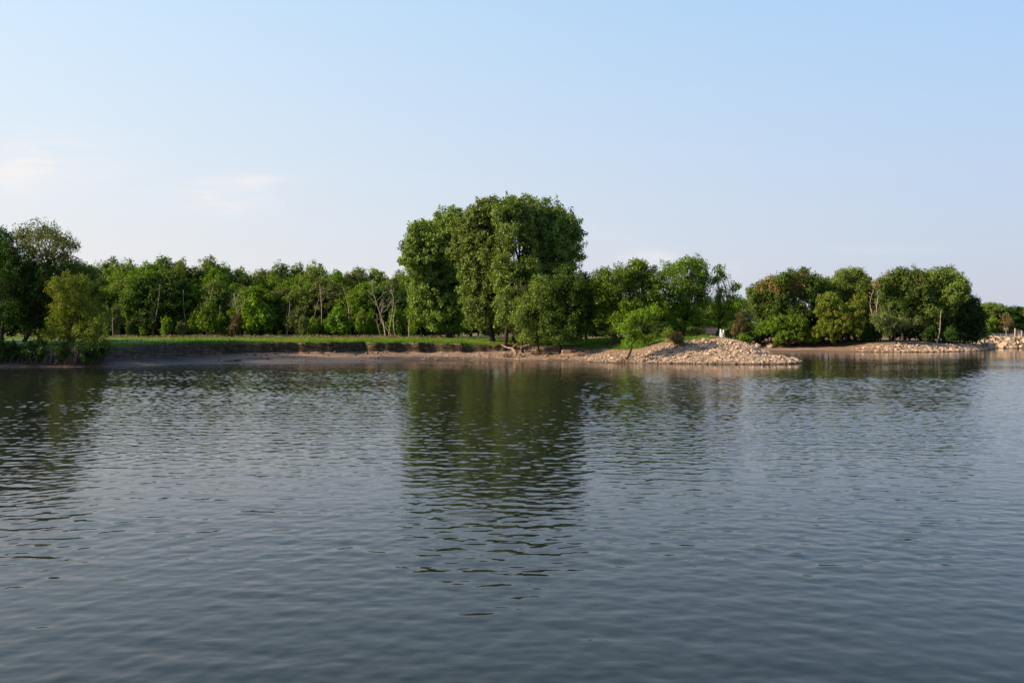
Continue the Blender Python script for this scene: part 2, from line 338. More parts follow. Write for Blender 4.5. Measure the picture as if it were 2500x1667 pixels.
def M_ground():
    m, g = mat('ground')
    ms = g.node('ShaderNodeAttribute', attribute_name='masks').outputs['Color']
    r, gg, b = g.sep(ms)
    P = g.node('ShaderNodeNewGeometry').outputs['Position']
    nrm = g.sep(g.node('ShaderNodeNewGeometry').outputs['Normal'])[2]
    big = g.noise(P, 0.35, 4); mid = g.noise(P, 1.7, 5, 0.6); fine = g.noise(P, 9.0, 4, 0.7)
    strat = g.noise(g.mapping(P, (0.5, 0.5, 7.0)), 1.0, 5, 0.65)
    streak = g.noise(g.mapping(P, (0.10, 0.9, 1)), 1.0, 5, 0.6)
    sand = g.ramp(g.math('ADD', g.math('MULTIPLY', streak, .6), g.math('MULTIPLY', fine, .4)), [(0.3, (0.08, 0.053, 0.037)), (0.48, (0.20, 0.135, 0.095)), (0.7, (0.34, 0.24, 0.175))])
    gravel = g.ramp(g.math('ADD', g.math('MULTIPLY', mid, .4), g.math('MULTIPLY', fine, .6)), [(0.36, (0.06, 0.042, 0.03)), (0.5, (0.20, 0.145, 0.105)), (0.66, (0.34, 0.26, 0.19))])
    c = g.mix(gg, sand, gravel)
    mud = g.ramp(streak, [(0.35, (0.016, 0.013, 0.011)), (0.65, (0.075, 0.058, 0.047))])  # real wet mud, and the painted shade on the left bank
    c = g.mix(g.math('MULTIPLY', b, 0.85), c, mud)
    soil = g.ramp(g.math('ADD', g.math('MULTIPLY', strat, .6), g.math('MULTIPLY', mid, .4)), [(0.35, (0.012, 0.009, 0.007)), (0.5, (0.04, 0.029, 0.021)), (0.66, (0.13, 0.09, 0.062))])
    steep = g.mapr(nrm, 0.80, 0.60)
    c = g.mix(g.math('MULTIPLY', steep, g.math('SUBTRACT', 1.0, gg), clamp=True), c, soil)
    gr = g.ramp(g.math('ADD', g.math('MULTIPLY', big, .5), g.math('MULTIPLY', mid, .5)), [(0.35, (0.04, 0.08, 0.012)), (0.5, (0.075, 0.145, 0.018)), (0.62, (0.14, 0.18, 0.035)), (0.7, (0.20, 0.18, 0.07))])
    c = g.mix(r, c, gr)
    p = g.node('ShaderNodeBsdfPrincipled'); g.put(p.inputs['Base Color'], c)
    g.put(p.inputs['Roughness'], g.mapr(b, 0.5, 1.0, 1.0, 0.5)); g.put(p.inputs['Specular IOR Level'], g.mapr(b, 0.5, 1.0, 0.0, 0.13))
    bp = g.node('ShaderNodeBump'); bp.inputs['Strength'].default_value = 0.7; bp.inputs['Distance'].default_value = 0.12
    g.l.new(g.math('ADD', mid, g.math('MULTIPLY', fine, .5)), bp.inputs['Height']); g.l.new(bp.outputs[0], p.inputs['Normal'])
    g.l.new(p.outputs[0], g.out.inputs[0]); return m
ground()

# ------------------------------------------------------------------ river
def water():
    m, g = mat('river_water')
    P = g.node('ShaderNodeNewGeometry').outputs['Position']
    px, py, pz = g.sep(P)
    # calm and breezy patches on the surface
    pn = g.noise(g.mapping(P, (0.018, 0.05, 1)), 1.0, 3, 0.55)
    pn2 = g.noise(g.mapping(P, (0.05, 0.16, 1), (5, 2, 0)), 1.0, 3, 0.6)
    patch = g.mapr(g.math('ADD', g.math('MULTIPLY', pn, .55), g.math('MULTIPLY', pn2, .45)), 0.36, 0.62, 0.45, 1.25)
    def patch_at(cx, cy, rx, ry, a):
        qx = g.math('DIVIDE', g.math('SUBTRACT', px, cx), rx); qy = g.math('DIVIDE', g.math('SUBTRACT', py, cy), ry)
        return g.math('MULTIPLY', g.math('EXPONENT', g.math('MULTIPLY', g.math('ADD', g.math('MULTIPLY', qx, qx), g.math('MULTIPLY', qy, qy)), -1.0)), a)
    for a_ in PATCHES: patch = g.math('ADD', patch, patch_at(*a_))
    patch = g.math('MAXIMUM', patch, 0.12)
    dd = g.vmath('DISTANCE', P, (-0.93, 17.8, 0.0), out=1)
    ring_in = g.mapr(dd, 0.85, 0.55)
    damp = g.math('SUBTRACT', 1.0, g.math('MULTIPLY', ring_in, 0.8))
    E = 0.012
    def height(off):
        v = g.vmath('ADD', P, off)
        tot = None
        warp = g.vmath('SCALE', g.noise(v, 0.6, 1, 0.5, 'Color'), 0.5)
        vw = g.vmath('ADD', v, warp)
        for (sx, sy, loc, amp, det) in WAVES:
            n = g.math('MULTIPLY', g.noise(g.mapping(vw, (sx, sy, 1), loc), 1.0, det, 0.45), amp)
            tot = n if tot is None else g.math('ADD', tot, n)
        tot = g.math('MULTIPLY', tot, damp)
        d = g.vmath('DISTANCE', v, (-0.93, 17.8, 0.0), out=1)
        q = g.math('DIVIDE', g.math('SUBTRACT', d, 0.78), 0.07)
        ringh = g.math('MULTIPLY', g.math('EXPONENT', g.math('MULTIPLY', g.math('MULTIPLY', q, q), -1.0)), 0.0)
        fineh = g.math('MULTIPLY', g.math('MULTIPLY', g.noise(v, 22.0, 1), ring_in), 0.0022)
        return g.math('ADD', tot, g.math('ADD', ringh, fineh))
    h0 = height((0, 0, 0)); hx = height((E, 0, 0)); hy = height((0, E, 0))
    amp = g.math('MULTIPLY', patch, -1.0 / E)
    sx = g.math('MULTIPLY', g.math('SUBTRACT', hx, h0), amp); sy = g.math('MULTIPLY', g.math('SUBTRACT', hy, h0), amp)
    gn = g.node('ShaderNodeNewGeometry').outputs['Normal']
    N = g.vmath('NORMALIZE', g.vmath('ADD', gn, g.comb(sx, sy, 0.0)))
    p = g.node('ShaderNodeBsdfPrincipled')
    silt = g.noise(g.mapping(P, (0.05, 0.1, 1)), 1.0, 3)
    g.put(p.inputs['Base Color'], g.mix(silt, rgb(0.007, 0.010, 0.009), rgb(0.013, 0.014, 0.010)))
    p.inputs['Roughness'].default_value = 0.04; p.inputs['IOR'].default_value = 1.33
    g.l.new(N, p.inputs['Normal']); g.l.new(p.outputs[0], g.out.inputs[0])
    # the sheet itself: rippled geometry in front of the shore, plain sheet round it
    ys = np.concatenate((np.arange(6.5, 20, .042), np.arange(20, 45, .07), np.arange(45, 90, .095), np.arange(90, 125, .18), np.arange(125, 200.1, .34))).astype(np.float32); nx = 1250; ny = len(ys)
    Y = np.repeat(ys[:, None], nx, 1); half = .74 * Y + 9; X = (np.linspace(-1, 1, nx, dtype=np.float32)[None] * half + .02 * Y).astype(np.float32)
    DY = np.gradient(ys)[:, None]; DX = (half * 2 / nx); rr = np.random.default_rng(77); H = np.zeros(X.shape, np.float32)
    N_ = 60; lam = np.exp(rr.normal(math.log(.46), .48, N_)).clip(.2, 2.4); th = rr.normal(0, .72, N_) + math.pi / 2 + .10; ph = rr.uniform(0, 6.283, N_)
    for l, t, p0 in zip(lam, th, ph):
        k = 2 * math.pi / l; kx, ky = np.float32(k * math.cos(t)), np.float32(k * math.sin(t)); sl = SIGMA * math.sqrt(2.0 / N_)
        att = np.clip((2 * math.pi / (abs(ky) * DY + abs(kx) * DX * .7 + 1e-6) - 2.4) / 1.5, 0, 1)
        H += att * np.float32(sl / k) * np.cos(kx * X + ky * Y + np.float32(p0) + np.float32(.8) * np.sin(X * np.float32(.11) + Y * np.float32(.07) + np.float32(p0)))
    pt = np.clip(1.0 + .75 * wob(X * .3, Y, .05, 3.1) + .55 * wob(X * .3, Y, .15, 6.2), .22, 1.9)
    for (cx, cy, rx, ry, a) in PATCHES: pt = pt + a * np.exp(-((X - cx) / rx) ** 2 - ((Y - cy) / ry) ** 2)
    dd_ = np.hypot(X + .93, Y - 17.8); pt = np.maximum(pt, .15) * (1 - .8 * np.exp(-(dd_ / .7) ** 4)); edge = np.clip(np.minimum((half - np.abs(X - .02 * Y)) / 2, np.minimum(Y - 6.5, 200 - Y) / 1.0), 0, 1)
    ring = .006 * np.exp(-((dd_ - .78) / .09) ** 2) + .003 * np.exp(-((dd_ - .98) / .08) ** 2)
    H = (H * pt + ring) * edge; print('water', nx * ny)
    mb = MB(); i = (np.arange(ny - 1)[:, None] * nx + np.arange(nx - 1)[None]).ravel(); mb.add(np.stack((X, Y, H), -1).reshape(-1, 3), np.stack((i, i + 1, i + 1 + nx, i + nx), -1))
    a0, a1, b0, b1 = X[0, 0], X[0, -1], X[-1, 0], X[-1, -1]; y0, y1 = float(ys[0]), float(ys[-1])
    for q in ([(-4000, -1500), (4000, -1500), (4000, y0), (-4000, y0)], [(-4000, y1), (4000, y1), (4000, 500), (-4000, 500)], [(-4000, y0), (a0, y0), (b0, y1), (-4000, y1)], [(a1, y0), (4000, y0), (4000, y1), (b1, y1)]): mb.add([(u, w, 0) for u, w in q], [(0, 1, 2, 3)])
    tag(mb.build('river_water', m, smooth=True), kind='structure')
SIGMA = 0.050
PATCHES = ((-36, 101.0, 24, 2.4, 1.3), (-30, 94, 26, 1.4, .8), (78, 128, 14, 2.0, 1.0), (46, 103, 6, 6, .8), (105, 165, 25, 14, 0.8), (55, 70, 30, 8, .4), (-4, 96, 12, 4, -.6), (2, 84, 9, 5, -.4), (-52, 85, 9, 6, -.4), (30, 96, 14, 4, -.5))
WAVES = [(2.6, 7.0, (2, 9, 4), 0.0050, 1.0), (8, 15.0, (4, 1, 7), 0.0010, 0.0)]
water()

# ------------------------------------------------------------------ plants
def leaves(mb, cen, per, spread, size, out, rr, up=0.3, rnd=0.75, flat=(1, 1, 1), narrow=0.75):
    """per leaves round each clump centre; out = outward direction of each clump"""
    n = len(cen) * per
    c = np.repeat(cen, per, axis=0); o = np.repeat(out, per, axis=0)
    ct = np.repeat(rr.random(len(cen)), per)
    off = rr.normal(0, 1, (n, 3)); off /= np.linalg.norm(off, axis=1)[:, None]; off *= (rr.random(n) ** 0.5)[:, None] * spread * np.array(flat)
    off[:, 2] -= 0.15 * spread
    pos = c + off
    nn = rr.normal(0, 1, (n, 3)); nn /= np.linalg.norm(nn, axis=1)[:, None]
    nn = rnd * nn + 0.6 * o + np.array((0, 0, up)); nn /= np.linalg.norm(nn, axis=1)[:, None]
    a = np.cross(nn, rr.normal(0, 1, (n, 3))); a /= np.linalg.norm(a, axis=1)[:, None] + 1e-9; b = np.cross(nn, a)
    L = size * rr.uniform(0.6, 1.25, n)[:, None]; W = L * narrow
    v = np.stack((pos - a * L * .5, pos + b * W * .5 - a * L * .05 + nn * L * .08, pos + a * L * .5, pos - b * W * .5 - a * L * .05 + nn * L * .08), 1)
    f = np.arange(n * 4).reshape(n, 4)
    mb.add(v.reshape(-1, 3), f, np.clip(ct * .6 + rr.random(n) * .4, 0, 1))
def curve(p0, p1, rr, bend=0.12, n=7, sag=0.0):
    t = np.linspace(0, 1, n)[:, None]; L = np.linalg.norm(np.subtract(p1, p0)); k = rr.normal(0, bend * L, 3); k2 = rr.normal(0, bend * L * .4, 3)
    return np.asarray(p0) * (1 - t) + np.asarray(p1) * t + np.sin(np.pi * t) * k + np.sin(2 * np.pi * t) * k2 + np.array((0, 0, 1)) * np.sin(np.pi * t) * sag * L
def plant(name, label, cat, group, base, lobes, leafm, seed, trunk_r=0.3, dens=1.0, per=28, leaf=0.26, spread=0.62, barkm='bark', up=0.3,
          flat=(1, 1, 1), inner=0.62, lean=None, narrow=.75, stems=1, fork=0.35, twigs=True, core=.3):
    """base = (x,y,z); lobes = (x,y,z,r) in metres relative to base"""
    rr = np.random.default_rng(seed); lobes = np.array(lobes, float)
    root = empty(name, base, label, cat, group)
    tb = MB(); cen = lobes[:, :3].mean(0); top = lobes[:, 2].max()
    lowest = (lobes[:, 2] - lobes[:, 3]).min()
    fz = max(0.15 * top, lowest + fork * (top - lowest))
    for k in range(stems):
        ang = rr.uniform(0, 6.28); bx = 0 if stems == 1 else rr.uniform(.2, .5) * trunk_r * 4 * math.cos(ang); by = 0 if stems == 1 else rr.uniform(.2, .5) * trunk_r * 4 * math.sin(ang)
        hub = np.array((cen[0] * .5 + bx * 2, cen[1] * .5 + by * 2, fz * rr.uniform(.85, 1.1)))
        if lean is not None and k == 0: hub[:2] = lean
        pts = curve((bx, by, -0.5), hub, rr, 0.04, 9)
        rad = np.linspace(trunk_r, trunk_r * .62, 9); rad[0] *= 1.5; rad[1] *= 1.12
        tb.tube(pts, rad, 9)
        for j, L in enumerate(lobes):
            if stems > 1 and j % stems != k: continue
            c = L[:3]; start = pts[rr.integers(5, 9)] if c[2] < hub[2] + 2 else hub
            r0 = trunk_r * rr.uniform(.22, .45)
            lp = curve(start, c, rr, 0.10, 8, 0.06); tb.tube(lp, np.linspace(r0, max(.02, r0 * .22), 8), 6)
            if twigs:
                for q in range(int(4 + L[3] * 2)):
                    d = rr.normal(0, 1, 3); d[2] = abs(d[2]) * .7 + .1; d /= np.linalg.norm(d)
                    s0 = lp[rr.integers(3, 8)]
                    tb.tube(curve(s0, c + d * L[3] * .85, rr, .1, 5), np.linspace(r0 * .25, .012, 5), 4)
    if trunk_r > 0: tb.build('trunk', M[barkm], root, True)
    mb = MB(); C = []; O = []
    for L in lobes:
        n = int(max(6, dens * 4 * math.pi * L[3] ** 2))
        d = rr.normal(0, 1, (n, 3)); d /= np.linalg.norm(d, axis=1)[:, None]
        d[:, 2] = np.where((d[:, 2] < -0.55) & (rr.random(n) < .5), -d[:, 2], d[:, 2])
        bump = 1 + 0.16 * np.sin(d[:, 0] * 5 + L[0]) * np.sin(d[:, 1] * 5 + L[1]) + 0.14 * np.sin(d[:, 2] * 6 + L[2])
        r_ = L[3] * bump * (inner + (1 - inner) * rr.random(n) ** .5)
        C.append(L[:3] + d * r_[:, None]); O.append(d)
        if core:
            m = int(n * core); e = rr.normal(0, 1, (m, 3)); e /= np.linalg.norm(e, axis=1)[:, None]
            C.append(L[:3] + e * (L[3] * .55 * rr.random(m) ** .4)[:, None]); O.append(e)
    C = np.vstack(C); O = np.vstack(O)
    pick = rr.random(len(C)) < .16; WC = C[pick] + O[pick] * (rr.uniform(.1, .6, pick.sum()) * spread * 1.6)[:, None] + rr.normal(0, .12, (pick.sum(), 3)); WO = O[pick]
    keep = C[:, 2] > 0.25
    leaves(mb, C[keep], per, spread, leaf, O[keep], rr, up, flat=flat, narrow=narrow)
    kw_ = WC[:, 2] > .3
    leaves(mb, WC[kw_], max(6, per // 2), spread * .45, leaf * .85, WO[kw_], rr, up, flat=(.7, .7, 1.7), narrow=narrow)
    mb.build('crown', M[leafm], root)
    return root
def px_plant(name, label, cat, group, bpx, D, lobes, leafm, seed, depth=2.0, dup=True, grow=1.0, **kw):
    """lobes given as (px, py, radius px) seen at distance D, spread in depth round the trunk"""
    rr = np.random.default_rng(seed + 999); bx = (bpx - CX) / F * D; bz = gz(bx, D) - 0.05; out = []
    for (px, py, r) in lobes:
        o = rr.uniform(-1, 1) * depth; p = at(px, py, D + o); rm = r / F * D * grow
        out.append((p[0] - bx, o, p[2] - bz, rm))
        if dup:
            o2 = -o + rr.normal(0, .3) * depth; p = at(px + rr.uniform(-.25, .25) * r, py + rr.uniform(0, .4) * r, D + o2); out.append((p[0] - bx, o2, p[2] - bz, rm * .9))
    return plant(name, label, cat, group, (bx, D, bz), out, leafm, seed, **kw)
def copy_plant(src, loc, rz, sc_, label, matl=None):
    c = src.copy(); col.objects.link(c); c.location = loc; c.rotation_euler = (0, 0, rz); c.scale = sc_; c['label'] = label
    for ch in src.children:
        d = ch.copy(); col.objects.link(d); d.parent = c
        if matl and ch.name.startswith('crown'):
            d.material_slots[0].link = 'OBJECT'; d.material_slots[0].material = M[matl]
    return c
ORD = ['first', 'second', 'third', 'fourth', 'fifth', 'sixth', 'seventh', 'eighth', 'ninth', 'tenth', 'eleventh', 'twelfth', 'thirteenth', 'fourteenth', 'fifteenth', 'sixteenth', 'seventeenth', 'eighteenth', 'nineteenth', 'twentieth', 'twenty-first', 'twenty-second', 'twenty-third', 'twenty-fourth', 'twenty-fifth', 'twenty-sixth', 'twenty-seventh', 'twenty-eighth', 'twenty-ninth', 'thirtieth']

GC = 'tall cottonwoods on the lawn'
px_plant('cottonwood_tree', 'tall pale-leaved cottonwood with the thickest trunk, left edge of the big clump', 'tree', GC, 1099, 150,
    [(1012, 590, 26), (1000, 632, 20), (1018, 556, 17), (1022, 640, 30), (1040, 562, 22), (1064, 600, 38), (1086, 545, 27), (1110, 535, 24), (1090, 640, 42), (1045, 690, 38), (1110, 590, 40),
     (1095, 700, 42), (1032, 745, 30), (1062, 745, 34), (1098, 765, 36), (1060, 785, 22), (1128, 690, 34), (1130, 750, 26)], 'cotton', 11, 5.5, grow=1.15, trunk_r=.72, dens=.85, leaf=.38, per=30, fork=.15)
px_plant('cottonwood_tree', 'tall pale-leaved cottonwood whose crown hangs low over the lawn, middle of the big clump', 'tree', GC, 1202, 133,
    [(1148, 550, 34), (1172, 520, 26), (1200, 508, 24), (1140, 600, 36), (1180, 575, 40), (1205, 625, 36), (1165, 655, 38), (1195, 690, 36), (1150, 700, 28), (1162, 745, 30), (1205, 735, 28),
     (1178, 780, 24), (1150, 782, 18), (1225, 575, 24)], 'cotton', 12, 5, grow=1.15, trunk_r=.55, dens=.85, leaf=.35, per=30, fork=.2)
px_plant('cottonwood_tree', 'slim cottonwood with a twin-looking dark stem right of the low-hanging crown', 'tree', GC, 1230, 126,
    [(1225, 520, 26), (1245, 505, 20), (1236, 560, 22), (1222, 680, 22), (1240, 700, 26), (1228, 745, 22), (1250, 735, 18), (1226, 640, 20), (1236, 600, 20), (1248, 660, 20), (1235, 775, 20)], 'cotton', 13, 3.5, grow=1.25, trunk_r=.33, dens=.85, leaf=.33, fork=.5)
px_plant('cottonwood_tree', 'tall cottonwood with its forked upper trunk bare against the sky gap', 'tree', GC, 1257, 129,
    [(1262, 512, 26), (1285, 506, 22), (1276, 545, 28), (1290, 640, 22), (1262, 735, 22), (1275, 765, 22), (1250, 655, 16), (1300, 535, 26), (1285, 585, 22), (1300, 615, 20), (1296, 655, 28), (1270, 690, 24), (1300, 700, 22)], 'cotton', 14, 3.5, grow=1.2, trunk_r=.40, dens=.75, leaf=.33, fork=.55)
px_plant('cottonwood_tree', 'broad dark-sided cottonwood forming the right dome of the big clump', 'tree', GC, 1283, 135,
    [(1320, 520, 28), (1350, 530, 30), (1378, 545, 30), (1400, 580, 24), (1402, 622, 20), (1345, 580, 36), (1375, 610, 32), (1325, 610, 32), (1310, 560, 28), (1335, 655, 32), (1375, 655, 24), (1395, 655, 14), (1310, 690, 26), (1345, 700, 26), (1290, 730, 24), (1330, 745, 24), (1300, 770, 22)],
    'cotton', 15, 5, grow=1.15, trunk_r=.5, dens=.8, leaf=.33, fork=.4)
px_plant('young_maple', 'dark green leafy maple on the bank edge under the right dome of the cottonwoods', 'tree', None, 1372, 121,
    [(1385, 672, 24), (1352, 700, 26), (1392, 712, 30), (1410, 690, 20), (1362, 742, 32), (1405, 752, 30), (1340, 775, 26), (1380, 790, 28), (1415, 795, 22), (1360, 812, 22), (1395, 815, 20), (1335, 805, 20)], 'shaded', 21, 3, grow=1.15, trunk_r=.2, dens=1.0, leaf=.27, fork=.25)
px_plant('young_maple', 'slender olive-leaved tree above the driftwood logs, left of the dark maple', 'tree', None, 1322, 122,
    [(1320, 700, 22), (1300, 735, 22), (1330, 745, 22), (1275, 745, 20), (1262, 775, 18), (1295, 785, 20), (1320, 805, 20), (1285, 815, 18), (1305, 825, 14)], 'forest', 22, 2.5, grow=1.2, trunk_r=.14, dens=1.0, leaf=.24, fork=.3)
px_plant('shade_tree', 'low willow-like tree drooping between the cottonwood trunks and the driftwood', 'tree', None, 1278, 124,
    [(1262, 700, 18), (1245, 760, 20), (1280, 720, 20), (1300, 765, 20), (1258, 800, 16)], 'silver', 23, 1.5, trunk_r=.22, dens=.6, leaf=.22, fork=.2)
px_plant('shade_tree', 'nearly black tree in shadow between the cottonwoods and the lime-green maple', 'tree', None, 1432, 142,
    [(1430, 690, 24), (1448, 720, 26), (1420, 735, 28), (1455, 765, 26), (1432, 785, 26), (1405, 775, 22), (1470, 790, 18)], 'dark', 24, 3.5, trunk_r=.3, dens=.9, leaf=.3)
px_plant('shade_tree', 'small green tree at the left foot of the thickest cottonwood', 'tree', None, 1032, 152,
    [(1015, 700, 18), (1020, 730, 22), (1010, 760, 20), (1030, 770, 22), (1045, 790, 16), (1012, 790, 14)], 'maple', 25, 2, trunk_r=.2, dens=.9, leaf=.3, fork=.2)
px_plant('maple_tree', 'lime-green maple with a domed crown just right of the big cottonwood clump', 'tree', None, 1494, 121.5,
    [(1462, 685, 20), (1478, 668, 14), (1500, 690, 24), (1525, 672, 24), (1555, 655, 20), (1580, 672, 22), (1602, 690, 22), (1548, 695, 32), (1590, 725, 30), (1470, 715, 22), (1505, 730, 28), (1545, 745, 28), (1480, 750, 22), (1608, 755, 20), (1510, 775, 22), (1470, 780, 18), (1545, 785, 16)],
    'maple', 31, 4, grow=1.12, trunk_r=.3, dens=.95, leaf=.28, fork=.2)
px_plant('maple_tree', 'tall lime-green maple with showing limbs standing behind the brown sign', 'tree', None, 1669, 124,
    [(1632, 662, 18), (1655, 655, 18), (1680, 645, 18), (1702, 636, 14), (1716, 658, 18), (1650, 690, 24), (1690, 680, 26), (1720, 690, 20), (1635, 715, 18), (1672, 720, 26), (1710, 725, 24), (1655, 755, 22), (1690, 765, 18), (1645, 785, 14), (1675, 790, 12)],
    'maple', 32, 3.2, grow=1.15, trunk_r=.26, dens=.75, leaf=.26, fork=.1, up=.4)
px_plant('airy_tree', 'loose leaning tree with a thin sparse top, right of the maple on the point', 'tree', None, 1742, 126,
    [(1752, 655, 10), (1766, 672, 10), (1748, 680, 10), (1795, 700, 10), (1765, 715, 20), (1790, 735, 20), (1750, 745, 22), (1780, 765, 22), (1800, 775, 14), (1745, 780, 14), (1805, 745, 12)], 'maple', 33, 2.6, trunk_r=.2, dens=.62, leaf=.24, fork=.1)
px_plant('leaning_tree', 'small lime-green tree leaning right from its exposed roots on the gravel slope', 'tree', None, 1523, 109,
    [(1520, 800, 13), (1535, 786, 14), (1552, 800, 16), (1545, 770, 10), (1565, 765, 14), (1580, 778, 14), (1596, 756, 13), (1600, 768, 9), (1540, 822, 14), (1560, 815, 12), (1530, 838, 9)], 'bright', 34, 1.2, trunk_r=.17, dens=1.5, leaf=.2, spread=.45, fork=.2, lean=(1.1, 0))
for i, (px, D, lb, mt_, lab) in enumerate([
    (1655, 111.5, [(1650, 830, 11), (1663, 833, 11), (1640, 822, 10), (1655, 815, 9)], 'brown', 'rust-brown bush on the rocky slope beside the green mound'),
    (1634, 116, [(1632, 806, 9), (1625, 815, 8), (1642, 813, 8)], 'gold', 'olive-brown bush at the top of the slope just behind the rust-brown bush'),
    (1708, 119, [(1700, 806, 7), (1712, 808, 8)], 'brown', 'dry straw-coloured bush behind the left end of the brown sign'),
    (1730, 121, [(1722, 788, 9), (1730, 797, 9), (1738, 790, 8)], 'bright', 'yellow-green bush right above the brown sign'),
    (1806, 119, [(1800, 795, 12), (1812, 785, 9), (1795, 808, 9), (1812, 808, 9), (1805, 772, 9)], 'brown', 'brownish bush at the right end of the mound crest'),
    (1824, 117, [(1817, 824, 7), (1828, 828, 6), (1808, 822, 6)], 'bright', 'low green weeds where the mound drops to the cove'),
    (1570, 115, [(1565, 828, 7), (1580, 826, 7), (1592, 822, 6)], 'bright', 'low green bush right of the leaning tree on the slope crest')]):
    px_plant('bush', lab, 'bush', None, px, D, lb, mt_, 400 + i, .7, trunk_r=.05, dens=2.2, leaf=.17, spread=.35, stems=3, per=22, fork=.1)

# trees on the left bank
GL = 'trees on the dark left bank'
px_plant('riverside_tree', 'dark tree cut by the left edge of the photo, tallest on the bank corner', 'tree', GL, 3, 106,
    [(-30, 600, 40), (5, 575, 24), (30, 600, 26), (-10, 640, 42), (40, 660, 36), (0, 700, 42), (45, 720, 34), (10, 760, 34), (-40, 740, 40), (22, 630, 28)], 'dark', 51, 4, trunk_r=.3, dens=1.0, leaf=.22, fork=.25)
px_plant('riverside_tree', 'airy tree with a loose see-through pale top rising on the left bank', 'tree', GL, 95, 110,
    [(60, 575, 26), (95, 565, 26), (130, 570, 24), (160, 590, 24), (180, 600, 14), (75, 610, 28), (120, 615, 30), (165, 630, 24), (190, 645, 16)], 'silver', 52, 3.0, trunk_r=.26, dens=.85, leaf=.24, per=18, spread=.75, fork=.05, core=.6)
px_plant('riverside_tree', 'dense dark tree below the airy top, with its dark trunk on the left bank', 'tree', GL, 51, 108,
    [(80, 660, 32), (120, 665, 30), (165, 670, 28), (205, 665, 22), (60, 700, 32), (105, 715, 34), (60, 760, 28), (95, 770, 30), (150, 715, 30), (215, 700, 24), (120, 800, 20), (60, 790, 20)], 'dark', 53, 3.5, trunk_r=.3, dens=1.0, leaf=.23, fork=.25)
px_plant('riverside_tree', 'mid-green tree at the right shoulder of the left bank group', 'tree', GL, 205, 112,
    [(225, 670, 16), (205, 690, 22), (230, 715, 20), (200, 735, 26), (238, 755, 18), (215, 780, 24), (180, 770, 24), (240, 800, 14)], 'forest', 54, 2.5, trunk_r=.2, dens=1.0, leaf=.23, fork=.2)
px_plant('golden_willow', 'golden-green bush-like tree arching over the water on the left bank', 'tree', None, 165, 102,
    [(150, 695, 22), (178, 685, 22), (200, 700, 26), (160, 725, 28), (205, 740, 30), (135, 708, 16), (148, 750, 20), (175, 775, 28), (220, 775, 28), (140, 795, 24), (165, 815, 26), (120, 815, 18), (205, 815, 28), (130, 845, 17), (170, 845, 20), (235, 815, 22), (245, 780, 18)], 'gold', 55, 2.0, trunk_r=.18, dens=1.25, leaf=.19, spread=.5, fork=.15, stems=2)
# trees beyond the frame on the left: they shade the corner of the bank
proto_off = None
for k, (x, y, s) in enumerate([(-75, 94.3, 1.0), (-88, 95, 1.05), (-97, 96, 1.0), (-85, 106, 1.0), (-104, 103, 1.2)]):
    lab = ORD[k] + ' tree out of frame left of the dark bank corner'
    if proto_off is None:
        proto_off = plant('riverside_tree', lab, 'tree', GL, (x, y, gz(x, y) - .05), [(0, 0, 12, 3), (2, 1, 10, 3), (-2, 1, 9, 3), (0, -2, 8, 3), (1, 2, 6, 2.6), (-2, -1, 5.5, 2.5), (2, -2, 5, 2.4), (0, -2, 2.5, 2.4), (-3, 0, 2.5, 2.2), (3, 0, 2.4, 2.2), (0, 3, 3, 2.4)], 'dark', 57, .3, leaf=.3)
    else: copy_plant(proto_off, (x, y, gz(x, y) - .05), k * 1.3, (s, s, s), lab)

for k in range(7):
    px = (-14, 22, 70, 96, 150, 214, 248)[k]; r = (24, 15, 20, 13, 12, 21, 13)[k]; d_ = 96.6 + max(0, k - 5) * .9; py = 862 - (k > 5) * 8
    px_plant('bank_brush', ORD[k] + ' clump of black-green brush from the left, on the shaded bank', 'bush', 'brush on the shaded left bank', px, d_, [(px, py, r), (px - r * .8, py - 10, r * .8), (px + r * .8, py - 6, r * .8), (px, py + r * .6, r * .7), (px + r * .5, py - 22, r * .7)], 'dark', 500 + k, .9, trunk_r=.05, dens=1.0, leaf=.2, spread=.4, stems=3, fork=.1)
# the wood behind the lawn
def forest_proto(seed, h, w, low, leafm, name, cat='tree', leaf=.42, dens=.85, per=22, tr=.2):
    rr = np.random.default_rng(seed); L = []
    n = 15
    for i in range(n):
        t = i / (n - 1); z = low + (h - low) * t ** .9
        r = w * (0.54 - .08 * t) * rr.uniform(.8, 1.2); a = i * 2.4 + rr.uniform(-.4, .4); q = w * (.12 + .75 * math.sqrt(max(0, 1 - t ** 2.5))) * rr.uniform(.6, 1)
        L.append((math.cos(a) * q, math.sin(a) * q, z - r * .4, r))
    return plant(name, 'x', cat, None, (0, 0, 0), L, leafm, seed, trunk_r=tr, dens=dens, leaf=leaf, per=per, spread=.75, flat=(.95, .95, 1.15), fork=.35, narrow=.65, barkm='bark', core=.15)
protos = [forest_proto(61, 15, 4.0, 3.0, 'forest', 'forest_tree'), forest_proto(62, 15, 3.6, 4.5, 'forest', 'forest_tree'), forest_proto(63, 15, 4.6, 2.5, 'forest', 'forest_tree'),
          forest_proto(64, 15, 3.8, 3.5, 'forest', 'forest_tree'), forest_proto(65, 15, 3.4, 5.0, 'forest', 'forest_tree')]
used = set()
def forest(i, x, y, h, w, label, group, matl=None):
    s = (w, w, h / 15.4); z = gz(x, y) - .05
    if i not in used:
        o = protos[i]; used.add(i); o.location = (x, y, z); o.scale = s; o['label'] = label; o['group'] = group
        if matl:
            for ch in o.children:
                if ch.name.startswith('crown'): ch.material_slots[0].link = 'OBJECT'; ch.material_slots[0].material = M[matl]
        o.rotation_euler.z = 1.0; return
    o = copy_plant(protos[i], (x, y, z), random.uniform(0, 6.28), s, label, matl); o['group'] = group
